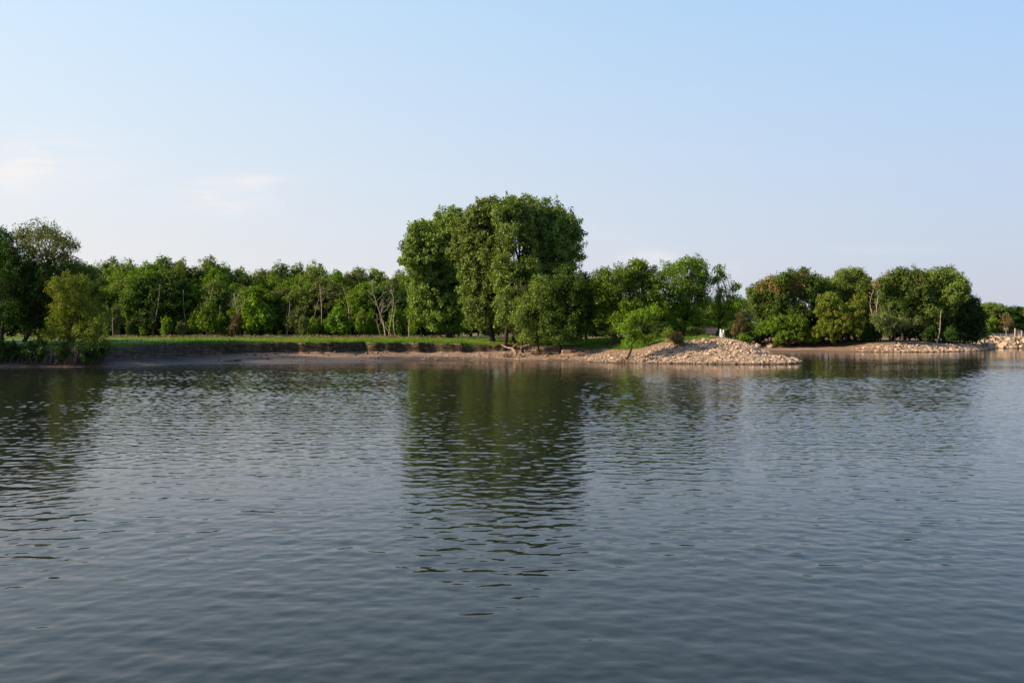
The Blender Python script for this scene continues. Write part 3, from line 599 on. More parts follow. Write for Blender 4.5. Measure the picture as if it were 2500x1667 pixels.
top_pts = np.array([(-80, 600), (60, 640), (200, 655), (240, 653), (266, 643), (297, 639), (326, 643), (340, 649), (354, 640), (383, 637), (420, 629), (444, 635), (475, 639), (497, 639), (526, 641), (558, 649), (575, 657), (607, 668), (645, 659), (682, 649), (710, 655), (739, 647), (780, 647), (804, 655), (845, 659), (894, 651), (916, 659), (937, 665), (980, 668), (1010, 672), (1150, 680), (1400, 700)], float)
rows = [('back', 190, 25, -40, 1130, 0, 'skyline tree from the left, in the back row of the wood'),
        ('middle', 179, 24, 150, 1080, 16, 'tree from the left in the middle row of the wood'),
        ('front', 170, 20, 190, 1040, 42, 'tree from the left in the front row of the wood')]
for (nm, D0, n, a, b, drop, what) in rows:
    for k in range(n):
        px = a + (b - a) * (k + random.uniform(-.28, .28) + .5) / n; D = D0 + random.uniform(-3.5, 3.5)
        ty = np.interp(px, top_pts[:, 0], top_pts[:, 1]) + drop + random.uniform(-4, 22 if drop else 8)
        x = (px - CX) / F * D; h = EYE + (HY - ty) / F * D - gz(x, D)
        forest((k * 3 + len(nm)) % 5, x, D, h, random.uniform(.85, 1.25), ORD[k] + ' ' + what, nm + ' row of the wood', random.choice([None, None, None, 'silver' if drop else 'cotton', 'maple', 'cotton' if nm == 'back' else 'dark']))
# far trees seen through the gaps behind the maples
for k in range(16):
    px = 1120 + k * 46 + random.uniform(-8, 8); D = random.uniform(225, 250); x = (px - CX) / F * D
    forest(k % 5, x, D, random.uniform(9, 12.5), 1.35, ORD[k] + ' dim far tree low behind the maples, counting from the cottonwoods', 'far trees behind the maples', 'forest')

# shrubs along the foot of the wood
sp = [plant('shrub', 'x', 'shrub', None, (0, 0, 0), [(0, 0, 2.2, 1.2), (.9, .2, 1.6, 1.0), (-.8, .3, 1.7, 1.0), (0, -.8, 1.3, .9), (.3, .7, 2.0, .9), (-.4, -.3, 2.9, .8)], 'bright', 71, trunk_r=.07, dens=1.7, leaf=.27, per=20, spread=.45, stems=3, fork=.1),
      plant('shrub', 'x', 'shrub', None, (0, 0, 0), [(0, 0, 1.5, 1.0), (.5, .2, 2.6, .9), (-.6, .2, 1.9, .8), (.1, -.4, 3.5, .6), (.6, -.4, 1.1, .8), (-.3, .3, 2.9, .7)], 'bright', 72, trunk_r=.07, dens=1.6, leaf=.26, per=20, spread=.45, stems=3, fork=.1, flat=(.8, .8, 1.3))]
sl = [(262, 742, 14, 'forest', 'dull green'), (282, 738, 20, 'silver', 'grey-green thin'), (327, 786, 18, 'forest', 'rounded mid-green'), (350, 793, 13, 'bright', 'small vivid green'), (372, 768, 13, 'brown', 'upright brown'),
      (405, 772, 22, 'bright', 'vivid lime'), (446, 785, 17, 'silver', 'olive'), (474, 760, 22, 'bright', 'tall lime'), (508, 735, 28, 'maple', 'large green'), (545, 798, 13, 'gold', 'low yellowish'), (575, 765, 18, 'brown', 'bare-looking brown'),
      (622, 722, 38, 'bright', 'largest round lime-green'), (655, 748, 18, 'maple', 'green'), (684, 805, 10, 'bright', 'very small green'), (722, 752, 26, 'silver', 'pale silvery'), (740, 770, 18, 'silver', 'soft grey-green'), (765, 775, 18, 'bright', 'light green'),
      (795, 778, 22, 'maple', 'mid-green low'), (828, 748, 33, 'maple', 'big dark rounded'), (812, 790, 16, 'bright', 'bright low'), (880, 755, 15, 'gold', 'thin olive'), (905, 765, 20, 'maple', 'green leafy'), (928, 795, 15, 'bright', 'small bright'),
      (962, 750, 24, 'maple', 'wide green'), (985, 768, 22, 'forest', 'dim green'), (1008, 775, 18, 'maple', 'last green')]
su = set()
for i, (px, ty, hw, mt_, ad) in enumerate(sl):
    D = 161 + (i * 37 % 5) * .9; x = (px - CX) / F * D; z = gz(x, D) - .05; h = EYE + (HY - ty) / F * D - z; w = hw / F * D
    j = i % 2 if hw < 25 else 0
    s = (w / 1.75, w / 1.75, h / (3.75 if j == 0 else 4.2)); lab = f'{ad} shrub at the foot of the wood, {ORD[i]} from the left'
    if j not in su:
        su.add(j); o = sp[j]; o.location = (x, D, z); o.scale = s; o['label'] = lab
        for ch in o.children:
            if ch.name.startswith('crown'): ch.material_slots[0].link = 'OBJECT'; ch.material_slots[0].material = M[mt_]
    else: o = copy_plant(sp[j], (x, D, z), i * 1.1, s, lab, mt_)
    o['group'] = 'shrubs along the foot of the wood'

def under(n, xf, df, hf, mats, what, group, wf=1.0):
    for k in range(n):
        px = xf(k); D = df(k); x = (px - CX) / F * D; z = gz(x, D) - .05; h = hf(k)
        o = copy_plant(sp[k % 2], (x, D, z), k * 1.7, (h / 2.6 * wf, h / 2.6 * wf, h / (3.75 if k % 2 == 0 else 4.2)), ORD[k] + what, mats[k % len(mats)]); o['group'] = group
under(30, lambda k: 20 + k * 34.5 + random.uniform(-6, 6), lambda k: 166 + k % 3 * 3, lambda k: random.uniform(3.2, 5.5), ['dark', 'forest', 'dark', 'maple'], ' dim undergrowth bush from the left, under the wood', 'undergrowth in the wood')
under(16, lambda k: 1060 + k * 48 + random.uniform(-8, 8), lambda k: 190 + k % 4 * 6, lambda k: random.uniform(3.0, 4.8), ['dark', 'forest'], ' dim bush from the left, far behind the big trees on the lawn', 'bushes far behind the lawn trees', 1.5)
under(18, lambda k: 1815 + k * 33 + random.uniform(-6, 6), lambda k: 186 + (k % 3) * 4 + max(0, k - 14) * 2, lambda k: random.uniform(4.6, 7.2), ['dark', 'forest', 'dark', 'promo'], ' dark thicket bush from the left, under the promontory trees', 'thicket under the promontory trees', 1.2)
# bare and dead trees
def bare(name, label, group, bpx, D, top, r0, seed, nb=7, by=None, spreadf=.35, matn='pale_bark', bz=None, cat='dead tree'):
    rr = np.random.default_rng(seed); x = (bpx - CX) / F * D; z = gz(x, D) - .1 if bz is None else bz
    t = at(top[0], top[1], D) - np.array((x, D, z)); root = empty(name, (x, D, z), label, cat, group)
    r0 *= .72; mb = MB(); main = curve((0, 0, 0), t, rr, .045, 14); mb.tube(main, np.linspace(r0, .03, 14), 7); mb.build('trunk', M[matn], root, True)
    H = np.linalg.norm(t)
    for k in range(nb):
        i = rr.integers(5, 13); d = rr.normal(0, 1, 3); d[2] = abs(d[2]) + .8; d[1] *= .7; d /= np.linalg.norm(d); L = H * spreadf * rr.uniform(.5, 1) * (1.15 - i / 16)
        c = curve(main[i], main[i] + d * L, rr, .06, 7, .03); br = MB(); br.tube(c, np.linspace(r0 * .42 * (1.2 - i / 16), .012, 7), 5)
        for q in range(6):
            e = d + rr.normal(0, .5, 3); e[2] = abs(e[2]); e /= np.linalg.norm(e); s = c[rr.integers(2, 6)]; br.tube(curve(s, s + e * L * .5, rr, .08, 5), np.linspace(r0 * .16, .01, 5), 4)
        br.build('branch', M[matn], root, True)
    return root
GD = 'bare pale trees at the edge of the wood'
for i, a in enumerate([
    ('tall leaning bare pole of a tree between the big dark shrub and the wood', 858, 163, (836, 698), .2, 3, .15),
    ('pale dead tree with wide bare limbs, brightest trunk at the wood edge', 941, 159, (905, 690), .2, 12, .4),
    ('forked dead tree just right of the brightest bare trunk', 948, 161, (948, 688), .15, 7, .3),
    ('crooked dead stem leaning left toward the bare cluster', 961, 160, (925, 765), .15, 5, .4),
    ('short broken dead snag between the two taller dead trees', 966, 159, (967, 745), .14, 4, .25),
    ('tall dead tree with raised limbs close against the cottonwoods', 999, 157, (988, 690), .19, 9, .35),
    ('thin dead sapling low in front of the bare cluster', 931, 158, (922, 768), .07, 5, .3),
    ('pale bare trunk left of the silvery shrub', 696, 168, (702, 748), .14, 3, .2),
    ('second pale bare trunk just left of the silvery shrub trunk', 679, 168, (677, 742), .11, 3, .2),
    ('pale leaning trunk low at the left part of the wood', 318, 166, (306, 742), .14, 4, .25),
    ('slender pale trunk above the small vivid green shrub', 378, 166, (370, 725), .13, 4, .25),
    ('pale trunk leaning left above the tall lime shrub', 420, 167, (400, 745), .16, 4, .25),
    ('straight thin grey trunk right of the large green shrub', 521, 163, (520, 700), .1, 8, .3),
    ('fan-branched bare brown tree left of the largest lime shrub', 577, 162, (572, 715), .12, 14, .45),
    ('slender grey trunk at the dark gap beside the big dark shrub', 872, 168, (868, 720), .1, 4, .25),
    ('small tan dead tree under the grey-green shrub at the left bank', 276, 158, (275, 775), .1, 7, .35)]):
    lab, bpx, D, top, r0, nb, sf = a
    bare('dead_tree', lab, GD, bpx, D, top, r0, 80 + i, nb, spreadf=sf)
for i, (b_, t_) in enumerate([(1494, 640), (1516, 640), (1800, 690)]):
    bare('dead_tree', ['bare twiggy top poking above the left of the lime-green maple', 'second bare twig top above the lime-green maple, nearer its peak', 'bare spindly tree at the right edge of the airy leaning tree'][i], None, b_, 125 if i < 2 else 124, (b_ + (4 if i < 2 else -18), t_ if i < 2 else 668), .06, 130 + i, 6, spreadf=.25, matn='bark')

rt = np.random.default_rng(222)
for k in range(15):
    px = 292 + k * 42 + rt.uniform(-12, 12); D = rt.uniform(163, 168)
    bare('pale_trunk', ORD[k] + ' thin pale trunk from the left, showing at the front of the wood', 'thin pale trunks at the front of the wood', px, D, (px + rt.normal(0, 12), rt.uniform(690, 745)), rt.uniform(.09, .16), 300 + k, 3, spreadf=.22, cat='tree trunk')
# far promontory
GP = 'trees on the far promontory'
D = 186
for i, (nm, lab, bpx, DD, lb, mt_, tr) in enumerate([
    ('promontory_tree', 'tan-tinged tree at the left end of the far promontory', 1852, 192, [(1838, 715, 14), (1858, 702, 16), (1845, 740, 18), (1870, 725, 20), (1880, 755, 20), (1860, 770, 16)], 'promo', .25),
    ('promontory_tree', 'broad flat-topped tree left of centre on the far promontory', 1905, 188, [(1880, 690, 16), (1905, 688, 18), (1930, 682, 18), (1960, 678, 17), (1985, 688, 16), (1900, 715, 22), (1935, 715, 22), (1975, 712, 20), (1915, 750, 24), (1885, 765, 18), (1950, 755, 20)], 'promo', .3),
    ('promontory_tree', 'green tree right behind the flat-topped one on the far promontory', 2012, 192, [(1998, 692, 16), (2018, 698, 18), (2040, 698, 18), (2010, 730, 22), (2035, 740, 22), (2000, 765, 22), (1990, 720, 18), (1995, 745, 18), (2020, 715, 18)], 'forest', .25),
    ('promontory_tree', 'dark round-headed tree standing above its neighbours in mid-promontory', 2072, 194, [(2056, 673, 14), (2075, 670, 14), (2094, 672, 14), (2112, 685, 12), (2070, 700, 20), (2100, 702, 18), (2085, 735, 24), (2110, 745, 18), (2060, 720, 20), (2120, 715, 16), (2130, 740, 18), (2125, 770, 20)], 'forest', .25),
    ('promontory_tree', 'large domed tree left half of the promontory right mass', 2180, 187, [(2150, 695, 15), (2172, 684, 18), (2200, 678, 20), (2232, 677, 20), (2165, 720, 22), (2205, 715, 26), (2245, 712, 24), (2185, 760, 26), (2225, 755, 26), (2255, 750, 20), (2240, 790, 20), (2200, 795, 18)], 'promo', .3),
    ('promontory_tree', 'largest dark dome at the right end of the far promontory', 2293, 186, [(2265, 682, 18), (2290, 676, 19), (2315, 675, 19), (2338, 688, 18), (2352, 705, 12), (2285, 715, 26), (2325, 720, 26), (2300, 755, 28), (2270, 765, 22)], 'forest', .35),
    ('promontory_tree', 'dark sloping tree leaning over the tip of the far promontory', 2355, 190, [(2355, 735, 18), (2375, 745, 16), (2345, 765, 26), (2380, 775, 20), (2340, 795, 24), (2375, 805, 20), (2395, 790, 10), (2310, 800, 22)], 'dark', .3),
    ('promontory_tree', 'golden-green rounded tree at the promontory waterfront', 2040, 180, [(2012, 735, 14), (2030, 730, 16), (2010, 760, 18), (2040, 755, 22), (2020, 790, 20), (2055, 785, 22), (2080, 760, 20), (2090, 795, 20), (2100, 735, 16), (2035, 815, 14), (2000, 810, 14)], 'gold', .2),
    ('promontory_tree', 'small light green tree leaning over the promontory rocks', 2190, 175, [(2140, 775, 12), (2158, 772, 13), (2150, 795, 11), (2175, 785, 14), (2198, 785, 12), (2170, 812, 9), (2215, 790, 9), (2240, 782, 8)], 'silver', .16),
    ('promontory_tree', 'low green tree leaning out over the cove beach', 1866, 184, [(1850, 805, 12), (1870, 800, 14), (1890, 805, 14), (1840, 815, 9)], 'maple', .14),
    ('promontory_tree', 'bushy green tree by the cove beach under the flat-topped tree', 1925, 182, [(1905, 790, 18), (1930, 785, 18), (1915, 815, 16), (1940, 810, 15), (1955, 790, 14)], 'maple', .16)]):
    px_plant(nm, lab, 'tree', GP, bpx, DD, lb, mt_, 600 + i, 3.5 if i < 7 else 2, grow=1.2, trunk_r=tr, dens=1.0, leaf=.36 if i < 7 else .3, spread=.75 if i < 7 else .5, per=22, fork=.2)
for i, (px, py, r, mt_, lab) in enumerate([(1958, 820, 12, 'gold', 'upright yellow-brown bush at the back of the cove beach'), (1985, 822, 12, 'maple', 'green bush left of the golden promontory tree'), (1900, 830, 8, 'bright', 'low green bush left on the cove beach'),
        (2105, 815, 12, 'dark', 'dark bush under the middle of the promontory'), (2135, 818, 12, 'dark', 'dark bush behind the small light green tree'), (2320, 818, 14, 'dark', 'black-green bush at the promontory right end'), (2270, 815, 14, 'dark', 'black-green bush beneath the largest dome')]):
    px_plant('bush', lab, 'bush', None, px, 181.5, [(px, py, r), (px - r * .7, py + 4, r * .7), (px + r * .7, py + 3, r * .7), (px, py - r * .8, r * .7)], mt_, 650 + i, 1.2, trunk_r=.06, dens=1.4, leaf=.27, stems=3, spread=.5, fork=.1)
bare('dead_tree', 'bare pale forked trunk beside the domed tree on the promontory', GP, 2146, 184, (2140, 692), .22, 140, 6, spreadf=.2)
bare('dead_tree', 'second bare pale trunk in the dip of the promontory skyline', GP, 2153, 184, (2152, 685), .2, 141, 8, spreadf=.22)
bare('dead_tree', 'grey slanting bare trunk under the largest dark dome', GP, 2285, 178, (2298, 755), .22, 142, 2, spreadf=.15)

# far right shore
for k, (px, ty, w, mt_) in enumerate([(2398, 745, 1.3, 'forest'), (2420, 741, 1.4, 'forest'), (2438, 748, 1.2, 'forest'), (2455, 752, 1.3, 'dark'), (2478, 749, 1.2, 'dark'), (2500, 751, 1.3, 'forest'), (2530, 745, 1.4, 'forest'), (2565, 745, 1.4, 'forest')]):
    D = 300 + (k % 3) * 4; x = (px - CX) / F * D
    forest(k % 5, x, D, EYE + (HY - ty) / F * D - gz(x, D), w * 1.1, ORD[k] + ' hazy tree on the far right shore, counted from the promontory tip', 'trees on the far right shore', mt_)
px_plant('far_shore_tree', 'rounded fresh green tree in front of the far right shore woods', 'tree', None, 2424, 262, [(2424, 783, 9), (2415, 795, 9), (2434, 797, 9), (2424, 808, 10)], 'maple', 701, 2, trunk_r=.15, dens=.9, leaf=.45, spread=.7)
px_plant('far_shore_tree', 'brown-topped small tree near the white gate posts', 'tree', None, 2458, 262, [(2457, 775, 9), (2464, 788, 9), (2452, 795, 9), (2462, 805, 8)], 'brown', 702, 2, trunk_r=.15, dens=.9, leaf=.45, spread=.7)

# ------------------------------------------------------------------ rocks
def rock_shape(seed, flat):
    rr = np.random.default_rng(seed)
    d = np.array([(x, y, z) for x in (-1, 1) for y in (-1, 1) for z in (-1, 1)], float)
    d = d * rr.uniform(.7, 1.1, (8, 3)) + rr.normal(0, .12, (8, 3))
    import bmesh
    bm = bmesh.new()
    for p in list(d) + [tuple(q) for q in rr.normal(0, .75, (7, 3))]: bm.verts.new(p)
    r = bmesh.ops.convex_hull(bm, input=bm.verts)
    bmesh.ops.delete(bm, geom=[v for v in bm.verts if not v.link_faces], context='VERTS')
    bmesh.ops.triangulate(bm, faces=bm.faces)
    bm.verts.index_update()
    v = np.array([q.co[:] for q in bm.verts]); f = np.array([[q.index for q in fc.verts] for fc in bm.faces]); bm.free()
    v = v * np.array((.5, .42, .5 * flat)); return v, f
RS = [rock_shape(900 + i, f) for i, f in enumerate((.4, .5, .35, .6, .45, .75, .55, .65))]
RSB = [rock_shape(950 + i, f) for i, f in enumerate((.8, .7, .9, .75, .85, .65))]
def rotm(a, b, c):
    from mathutils import Euler
    return np.array(Euler((a, b, c)).to_matrix())
def scatter(x, y, size, shapes, indiv, name, label, cat, group, stuff_name, rr, tilt=.35):
    z = land(x, y); order = np.argsort(-size); mesh = {}
    mb = MB(); made = 0
    for rank, i in enumerate(order):
        k = int(rr.integers(len(shapes))); v, f = shapes[k]; e = (rr.normal(0, tilt), rr.normal(0, tilt), rr.uniform(0, 6.28)); loc = (x[i], y[i], z[i] + size[i] * .08)
        if rank < indiv:
            if k not in mesh:
                q = MB(); q.add(v, f, rr.random(len(f)) * .25 + .4); o = q.build(name, M['rock']); mesh[k] = o
            else: o = mesh[k].copy(); col.objects.link(o)
            o.location = loc; o.rotation_euler = e; s = size[i]; o.scale = (s * rr.uniform(.85, 1.3), s * rr.uniform(.8, 1.1), s)
            tag(o, label, cat, group)
        else:
            vv = (v * size[i] * np.array((rr.uniform(.85, 1.3), 1, 1))) @ rotm(*e).T + np.array(loc); mb.add(vv, f, (rr.random() * .8 + rr.random(len(f)) * .2))
    if mb.n: tag(mb.build(stuff_name, M['rock']), label + ' (the small ones)', cat, kind='stuff')
def on_mound():
    rr = np.random.default_rng(31)
    x = rr.uniform(10, 40, 62000); y = rr.uniform(101.5, 121, 62000); z, s = land(x, y, True)
    lim = np.interp(x, [10, 14, 18, 22, 26, 31, 34, 40], [4.0, 4.8, 6.0, 7.8, 9.9, 9.8, 20, 20]) + wob(x, y, 1.5, 2) * .9
    p = np.interp(x, [10, 15, 19, 24, 40], [.12, .3, .7, 1, 1]) * np.clip(s / .5, 0, 1)
    k = (s > -.25) & (s < lim) & (rr.random(len(x)) < p) & ~((y > 116) & (x > 33) & (s > 4))
    x = x[k]; y = y[k]; s = s[k]; print('mound rocks', len(x))
    size = rr.lognormal(math.log(.14), .48, len(x)).clip(.06, .55) * np.interp(x, [12, 30, 34, 38], [.85, 1.0, 1.2, 1.5])
    scatter(x, y, size, RS, 300, 'mound_rock', 'angular pale limestone rock lying on the stony point', 'rock', 'larger rocks of the stony point', 'rubble', rr, .5)
on_mound()
def others():
    rr = np.random.default_rng(32)
    x = rr.uniform(17, 37.5, 260); y = rr.uniform(103, 114, 260); z, s = land(x, y, True); k = (s > .1) & (s < 9) & ((x > 24) | (s < 5)); x = x[k][:70]; y = y[k][:70]
    scatter(x, y, rr.uniform(.45, .85, len(x)), RS[:4], 70, 'flat_rock', 'long flat rock lying among the smaller rubble of the point', 'flat rock', 'flat rocks on the stony point', '', rr, .3)
    # gravel beach left of the point and cobbles on the promontory
    x = rr.uniform(-14, 16, 3800); y = rr.uniform(107, 128, 3800); z, s = land(x, y, True); lim = np.interp(x, [-14, 0, 8, 16], [5, 8, 11, 8]); k = (s > .6) & (s < lim) & (rr.random(len(x)) < np.interp(x, [-14, -2, 5, 16], [.15, .5, 1, 1])); x = x[k]; y = y[k]
    scatter(x, y, rr.lognormal(math.log(.13), .35, len(x)).clip(.07, .4), RS, 0, '', 'loose stones on the gravel beach left of the point', 'stones', None, 'beach_stones', rr)
    x = rr.uniform(72, 118, 9000); y = rr.uniform(165, 204, 9000); z, s = land(x, y, True); k = (s > -.2) & (s < 4.8 + wob(x, y, .8)) & (rr.random(len(x)) < np.interp(x, [72, 78, 118], [.1, 1, 1])); x = x[k]; y = y[k]
    scatter(x, y, rr.lognormal(math.log(.42), .35, len(x)).clip(.2, 1.1), RS, 0, '', 'cobbles and slabs along the far promontory waterline', 'stones', None, 'promontory_cobbles', rr)
    # boulders of the right-hand riprap
    x = rr.uniform(116, 150, 900); y = rr.uniform(202, 216, 900); z, s = land(x, y, True); k = (s > -.4) & (s < 5.4); x = x[k][:230]; y = y[k][:230]
    scatter(x, y, rr.lognormal(math.log(1.25), .28, len(x)).clip(.7, 2.4), RSB, 160, 'riprap_boulder', 'big warm-lit boulder in the riprap at the right edge', 'boulder', 'riprap boulders on the right shore', 'small_riprap', rr, .6)
    # rocks piled where the cove meets the point
    px = np.array([1826, 1832, 1838, 1829, 1835, 1842, 1848, 1851, 1846, 1880, 1876, 1884.]); D_ = rr.uniform(180, 184, 12); x = (px - CX) / F * D_
    scatter(x, D_, rr.uniform(.9, 1.5, 12), RSB, 12, 'cove_boulder', 'pale boulder in the small heap behind the cove beach', 'boulder', 'boulders heaped behind the cove beach', '', rr, .5)
others()

# ------------------------------------------------------------------ driftwood and roots
def drift(name, label, cat, group, segs, matn='drift', seed=1):
    """segs = list of (list of (px,py,D), r0, r1)"""
    rr = np.random.default_rng(seed); mb = MB(); o = at(*segs[0][0][0])
    for (p, r0, r1) in segs:
        P = np.array([at(*q) for q in p]); t = np.linspace(0, 1, 12); tt = np.linspace(0, 1, len(P))
        Q = np.stack([np.interp(t, tt, P[:, i]) for i in range(3)], -1) + rr.normal(0, .03, (12, 3)); mb.tube(Q, np.linspace(r0, r1, 12), 7)
    return tag(mb.build(name, M[matn], smooth=True, origin=o), label, cat, group)
DG = 'driftwood under the cottonwoods'
drift('driftwood_branch', 'pale forked Y-shaped branch leaning on the cut bank below the cottonwoods', 'driftwood', DG, [([(1260, 866, 119.5), (1256, 856, 120), (1249, 850, 120.5)], .2, .16), ([(1249, 850, 120.5), (1236, 848, 121), (1224, 840, 122)], .15, .05), ([(1249, 850, 120.5), (1256, 844, 121), (1264, 837, 121.5)], .13, .05), ([(1256, 844, 121), (1252, 838, 121), (1253, 834, 121)], .06, .02)])
drift('driftwood_log', 'long pale log lying along the bank right of the forked branch', 'driftwood', DG, [([(1272, 848, 121.5), (1290, 843, 122), (1312, 839, 122.5)], .2, .12), ([(1290, 843, 122), (1298, 838, 122), (1304, 834, 122)], .07, .02)], seed=2)
drift('driftwood_log', 'reddish-brown log beneath the long pale log', 'driftwood', DG, [([(1280, 858, 121.5), (1300, 850, 122), (1316, 846, 122)], .15, .08)], seed=3)
drift('driftwood_log', 'thin straight pole lying toward the dark maple', 'driftwood', DG, [([(1330, 848, 121.5), (1350, 847, 121.5), (1362, 845, 121.5)], .08, .05)], seed=4)
for i, (px, py, D_, rr0, lab) in enumerate([(1238, 858, 120.5, 1.0, 'tangled brush pile left of the forked branch'), (1345, 862, 120.5, 1.1, 'tangled brush and roots under the slender olive tree'), (1310, 858, 121, 1.0, 'dark brush heap in the middle of the driftwood')]):
    rr = np.random.default_rng(160 + i); c = at(px, py, D_); c[2] = gz(c[0], c[1]); mb = MB()
    for k in range(26):
        a = rr.uniform(0, 3.14); L = rr.uniform(.6, 1.4) * rr0; d = np.array((math.cos(a), math.sin(a) * .6, rr.uniform(-.1, .45))); p = c + rr.normal(0, .35, 3) * np.array((1.4, .6, .3)) + np.array((0, 0, .25))
        mb.tube(curve(p - d * L / 2, p + d * L / 2, rr, .08, 6), np.linspace(.05, .015, 6), 5)
    tag(mb.build('brush_pile', M['root'], smooth=True, origin=c), lab, 'brush pile', DG)
for i, (px, py, D_, s, lab) in enumerate([(1382, 855, 120.5, .75, 'larger reddish boulder beside the dark maple trunk'), (1397, 854, 121, .6, 'smaller brown boulder right of the dark maple trunk'), (1194, 870, 120, .35, 'lone grey stone on the beach left of the driftwood')]):
    c = at(px, py, D_); c[2] = gz(c[0], c[1]) + s * .25; v, f = RSB[i]; mb = MB(); mb.add(v * s * np.array((1.5, 1, 1)) + c, f); tag(mb.build('boulder', M['drift'] if i < 2 else M['rock'], origin=c), lab, 'boulder')
def log_on(name, lab, pts, r0, r1, seed, matn='root', cat='driftwood', extra=()):
    rr = np.random.default_rng(seed); mb = MB(); P = [];
    for (px, D_, dz) in pts: x = (px - CX) / F * D_; P.append((x, D_, gz(x, D_) + r0 * .6 + dz))
    P = np.array(P); t = np.linspace(0, 1, 10); tt = np.linspace(0, 1, len(P)); Q = np.stack([np.interp(t, tt, P[:, i]) for i in range(3)], -1) + rr.normal(0, .02, (10, 3)); mb.tube(Q, np.linspace(r0, r1, 10), 7)
    for (dx, dz, k) in extra: mb.tube(curve(Q[k], Q[k] + np.array((dx, .1, dz)), rr, .08, 5), np.linspace(r0 * .5, .02, 5), 5)
    tag(mb.build(name, M[matn], smooth=True, origin=P[0]), lab, cat)
log_on('driftwood_log', 'dark waterlogged log with an upturned root end on the mud beach', [(546, 107.6, 0), (565, 107.8, 0), (588, 108.4, .1)], .1, .14, 5, extra=((.2, .4, 9), (.35, .1, 9), (-.3, .15, 4)))
log_on('driftwood_log', 'pale thin stick lying at the foot of the cut bank near mid-beach', [(700, 116, .02), (722, 116.4, .05), (745, 116.2, .02)], .05, .03, 6, 'drift')
log_on('driftwood_log', 'weathered plank-like log half buried on the rocks right of the leaning tree', [(1556, 106, 0), (1575, 106.3, .0)], .12, .1, 7, 'drift')
log_on('driftwood_log', 'pale log lying on the dark promontory slope below the largest dome', [(2275, 176, .1), (2298, 176.5, .25)], .14, .1, 8, 'drift')
log_on('driftwood_log', 'thin slanting pole on the promontory rocks near the small light tree', [(2193, 173, .6), (2208, 170, .1)], .1, .06, 9, 'drift')
# roots hanging from the left bank, and round the leaning tree
def roots(name, lab, px0, px1, D_, n, top, seed, matn='root', L=(1.0, 2.2)):
    rr = np.random.default_rng(seed); mb = MB(); o = None
    for k in range(n):
        px = rr.uniform(px0, px1); d = D_ + rr.uniform(-.4, .6); x = (px - CX) / F * d; s = np.array((x, d, top + rr.uniform(-.3, .25)))
        if o is None: o = s
        e = s + np.array((rr.normal(-.15, .5), rr.uniform(-1.3, -.2), -rr.uniform(*L))); e[2] = max(e[2], gz(e[0], e[1]) if e[1] > 90 else 0, .02)
        mb.tube(curve(s, e, rr, .09, 7), np.linspace(rr.uniform(.03, .075), .012, 7), 5)
    tag(mb.build(name, M[matn], smooth=True, origin=o), lab, 'roots')
roots('root_tangle', 'grey root fan hanging under the golden-green tree on the left bank', 100, 190, 97.4, 90, 2.1, 171, 'drift', (1.2, 2.4))
roots('root_tangle', 'thin roots and twigs on the black bank left of the golden-green tree', 20, 95, 96.8, 60, 1.9, 172)
roots('root_tangle', 'sparse roots on the dark bank right of the golden-green tree', 185, 240, 98.2, 30, 1.9, 173)
roots('root_tangle', 'reddish exposed roots splayed below the leaning tree on the gravel slope', 1514, 1530, 108.4, 26, gz(13.9, 108.4) + .55, 174, 'drift', (.4, .8))

# ------------------------------------------------------------------ sign, marker, table
def sign():
    D_ = 118.5; x = (1735 - CX) / F * D_; z = gz(x, D_); r = empty('notice_board', (x, D_, z), 'dark brown plank notice board on two posts atop the stony point', 'sign')
    for k, (w, h0) in enumerate([(2.05, 1.18), (1.95, 1.0), (1.75, .82), (1.6, .64), (1.5, .46)]):
        mb = MB(); mb.box((0, -.05 - .004 * (k % 2), h0), (w, .05, .165)); o = mb.build('plank', M['weathered'], r)
    for sx in (-.62, .62): mb = MB(); mb.box((sx, .04, .5), (.12, .12, 1.6)); mb.build('post', M['brown_wood'], r)
    mb = MB(); mb.box((0, .03, 1.30), (2.2, .26, .06)); mb.build('top_rail', M['brown_wood'], r)
sign()
def marker():
    D_ = 117.0; x = (1763 - CX) / F * D_; z = gz(x, D_); r = empty('marker_post', (x, D_, z), 'pale grey cylindrical marker with two light stubs on top, right of the notice board', 'marker')
    mb = MB(); mb.tube([(0, 0, -.1), (0, 0, .05), (0, 0, .95), (0, 0, 1.0)], [.36, .36, .36, .33], 20); mb.build('drum', M['concrete'], r, True)
    for sx, h in ((-.19, 1.5), (.18, 1.42)): mb = MB(); mb.tube([(sx, 0, .9), (sx, 0, h - .06), (sx, 0, h)], [.13, .13, .09], 12); mb.build('stub', M['cap'], r, True)
marker()
def table():
    D_ = 130.0; x = (1508 - CX) / F * D_; z = gz(x, D_); r = empty('picnic_table', (x, D_, z), 'dark picnic table in the shade behind the leaning tree', 'picnic table')
    mb = MB(); mb.box((0, 0, .75), (1.8, .75, .06)); mb.build('table_top', M['brown_wood'], r)
    for sy in (-.7, .7): mb = MB(); mb.box((0, sy, .45), (1.8, .25, .05)); mb.build('bench', M['brown_wood'], r)
    for sx in (-.65, .65):
        mb = MB(); mb.box((sx, 0, .40), (.08, 1.6, .08)); mb.tube([(sx, -.6, 0), (sx, -.25, .72)], .05, 6); mb.tube([(sx, .6, 0), (sx, .25, .72)], .05, 6); mb.build('leg_frame', M['brown_wood'], r)
table()
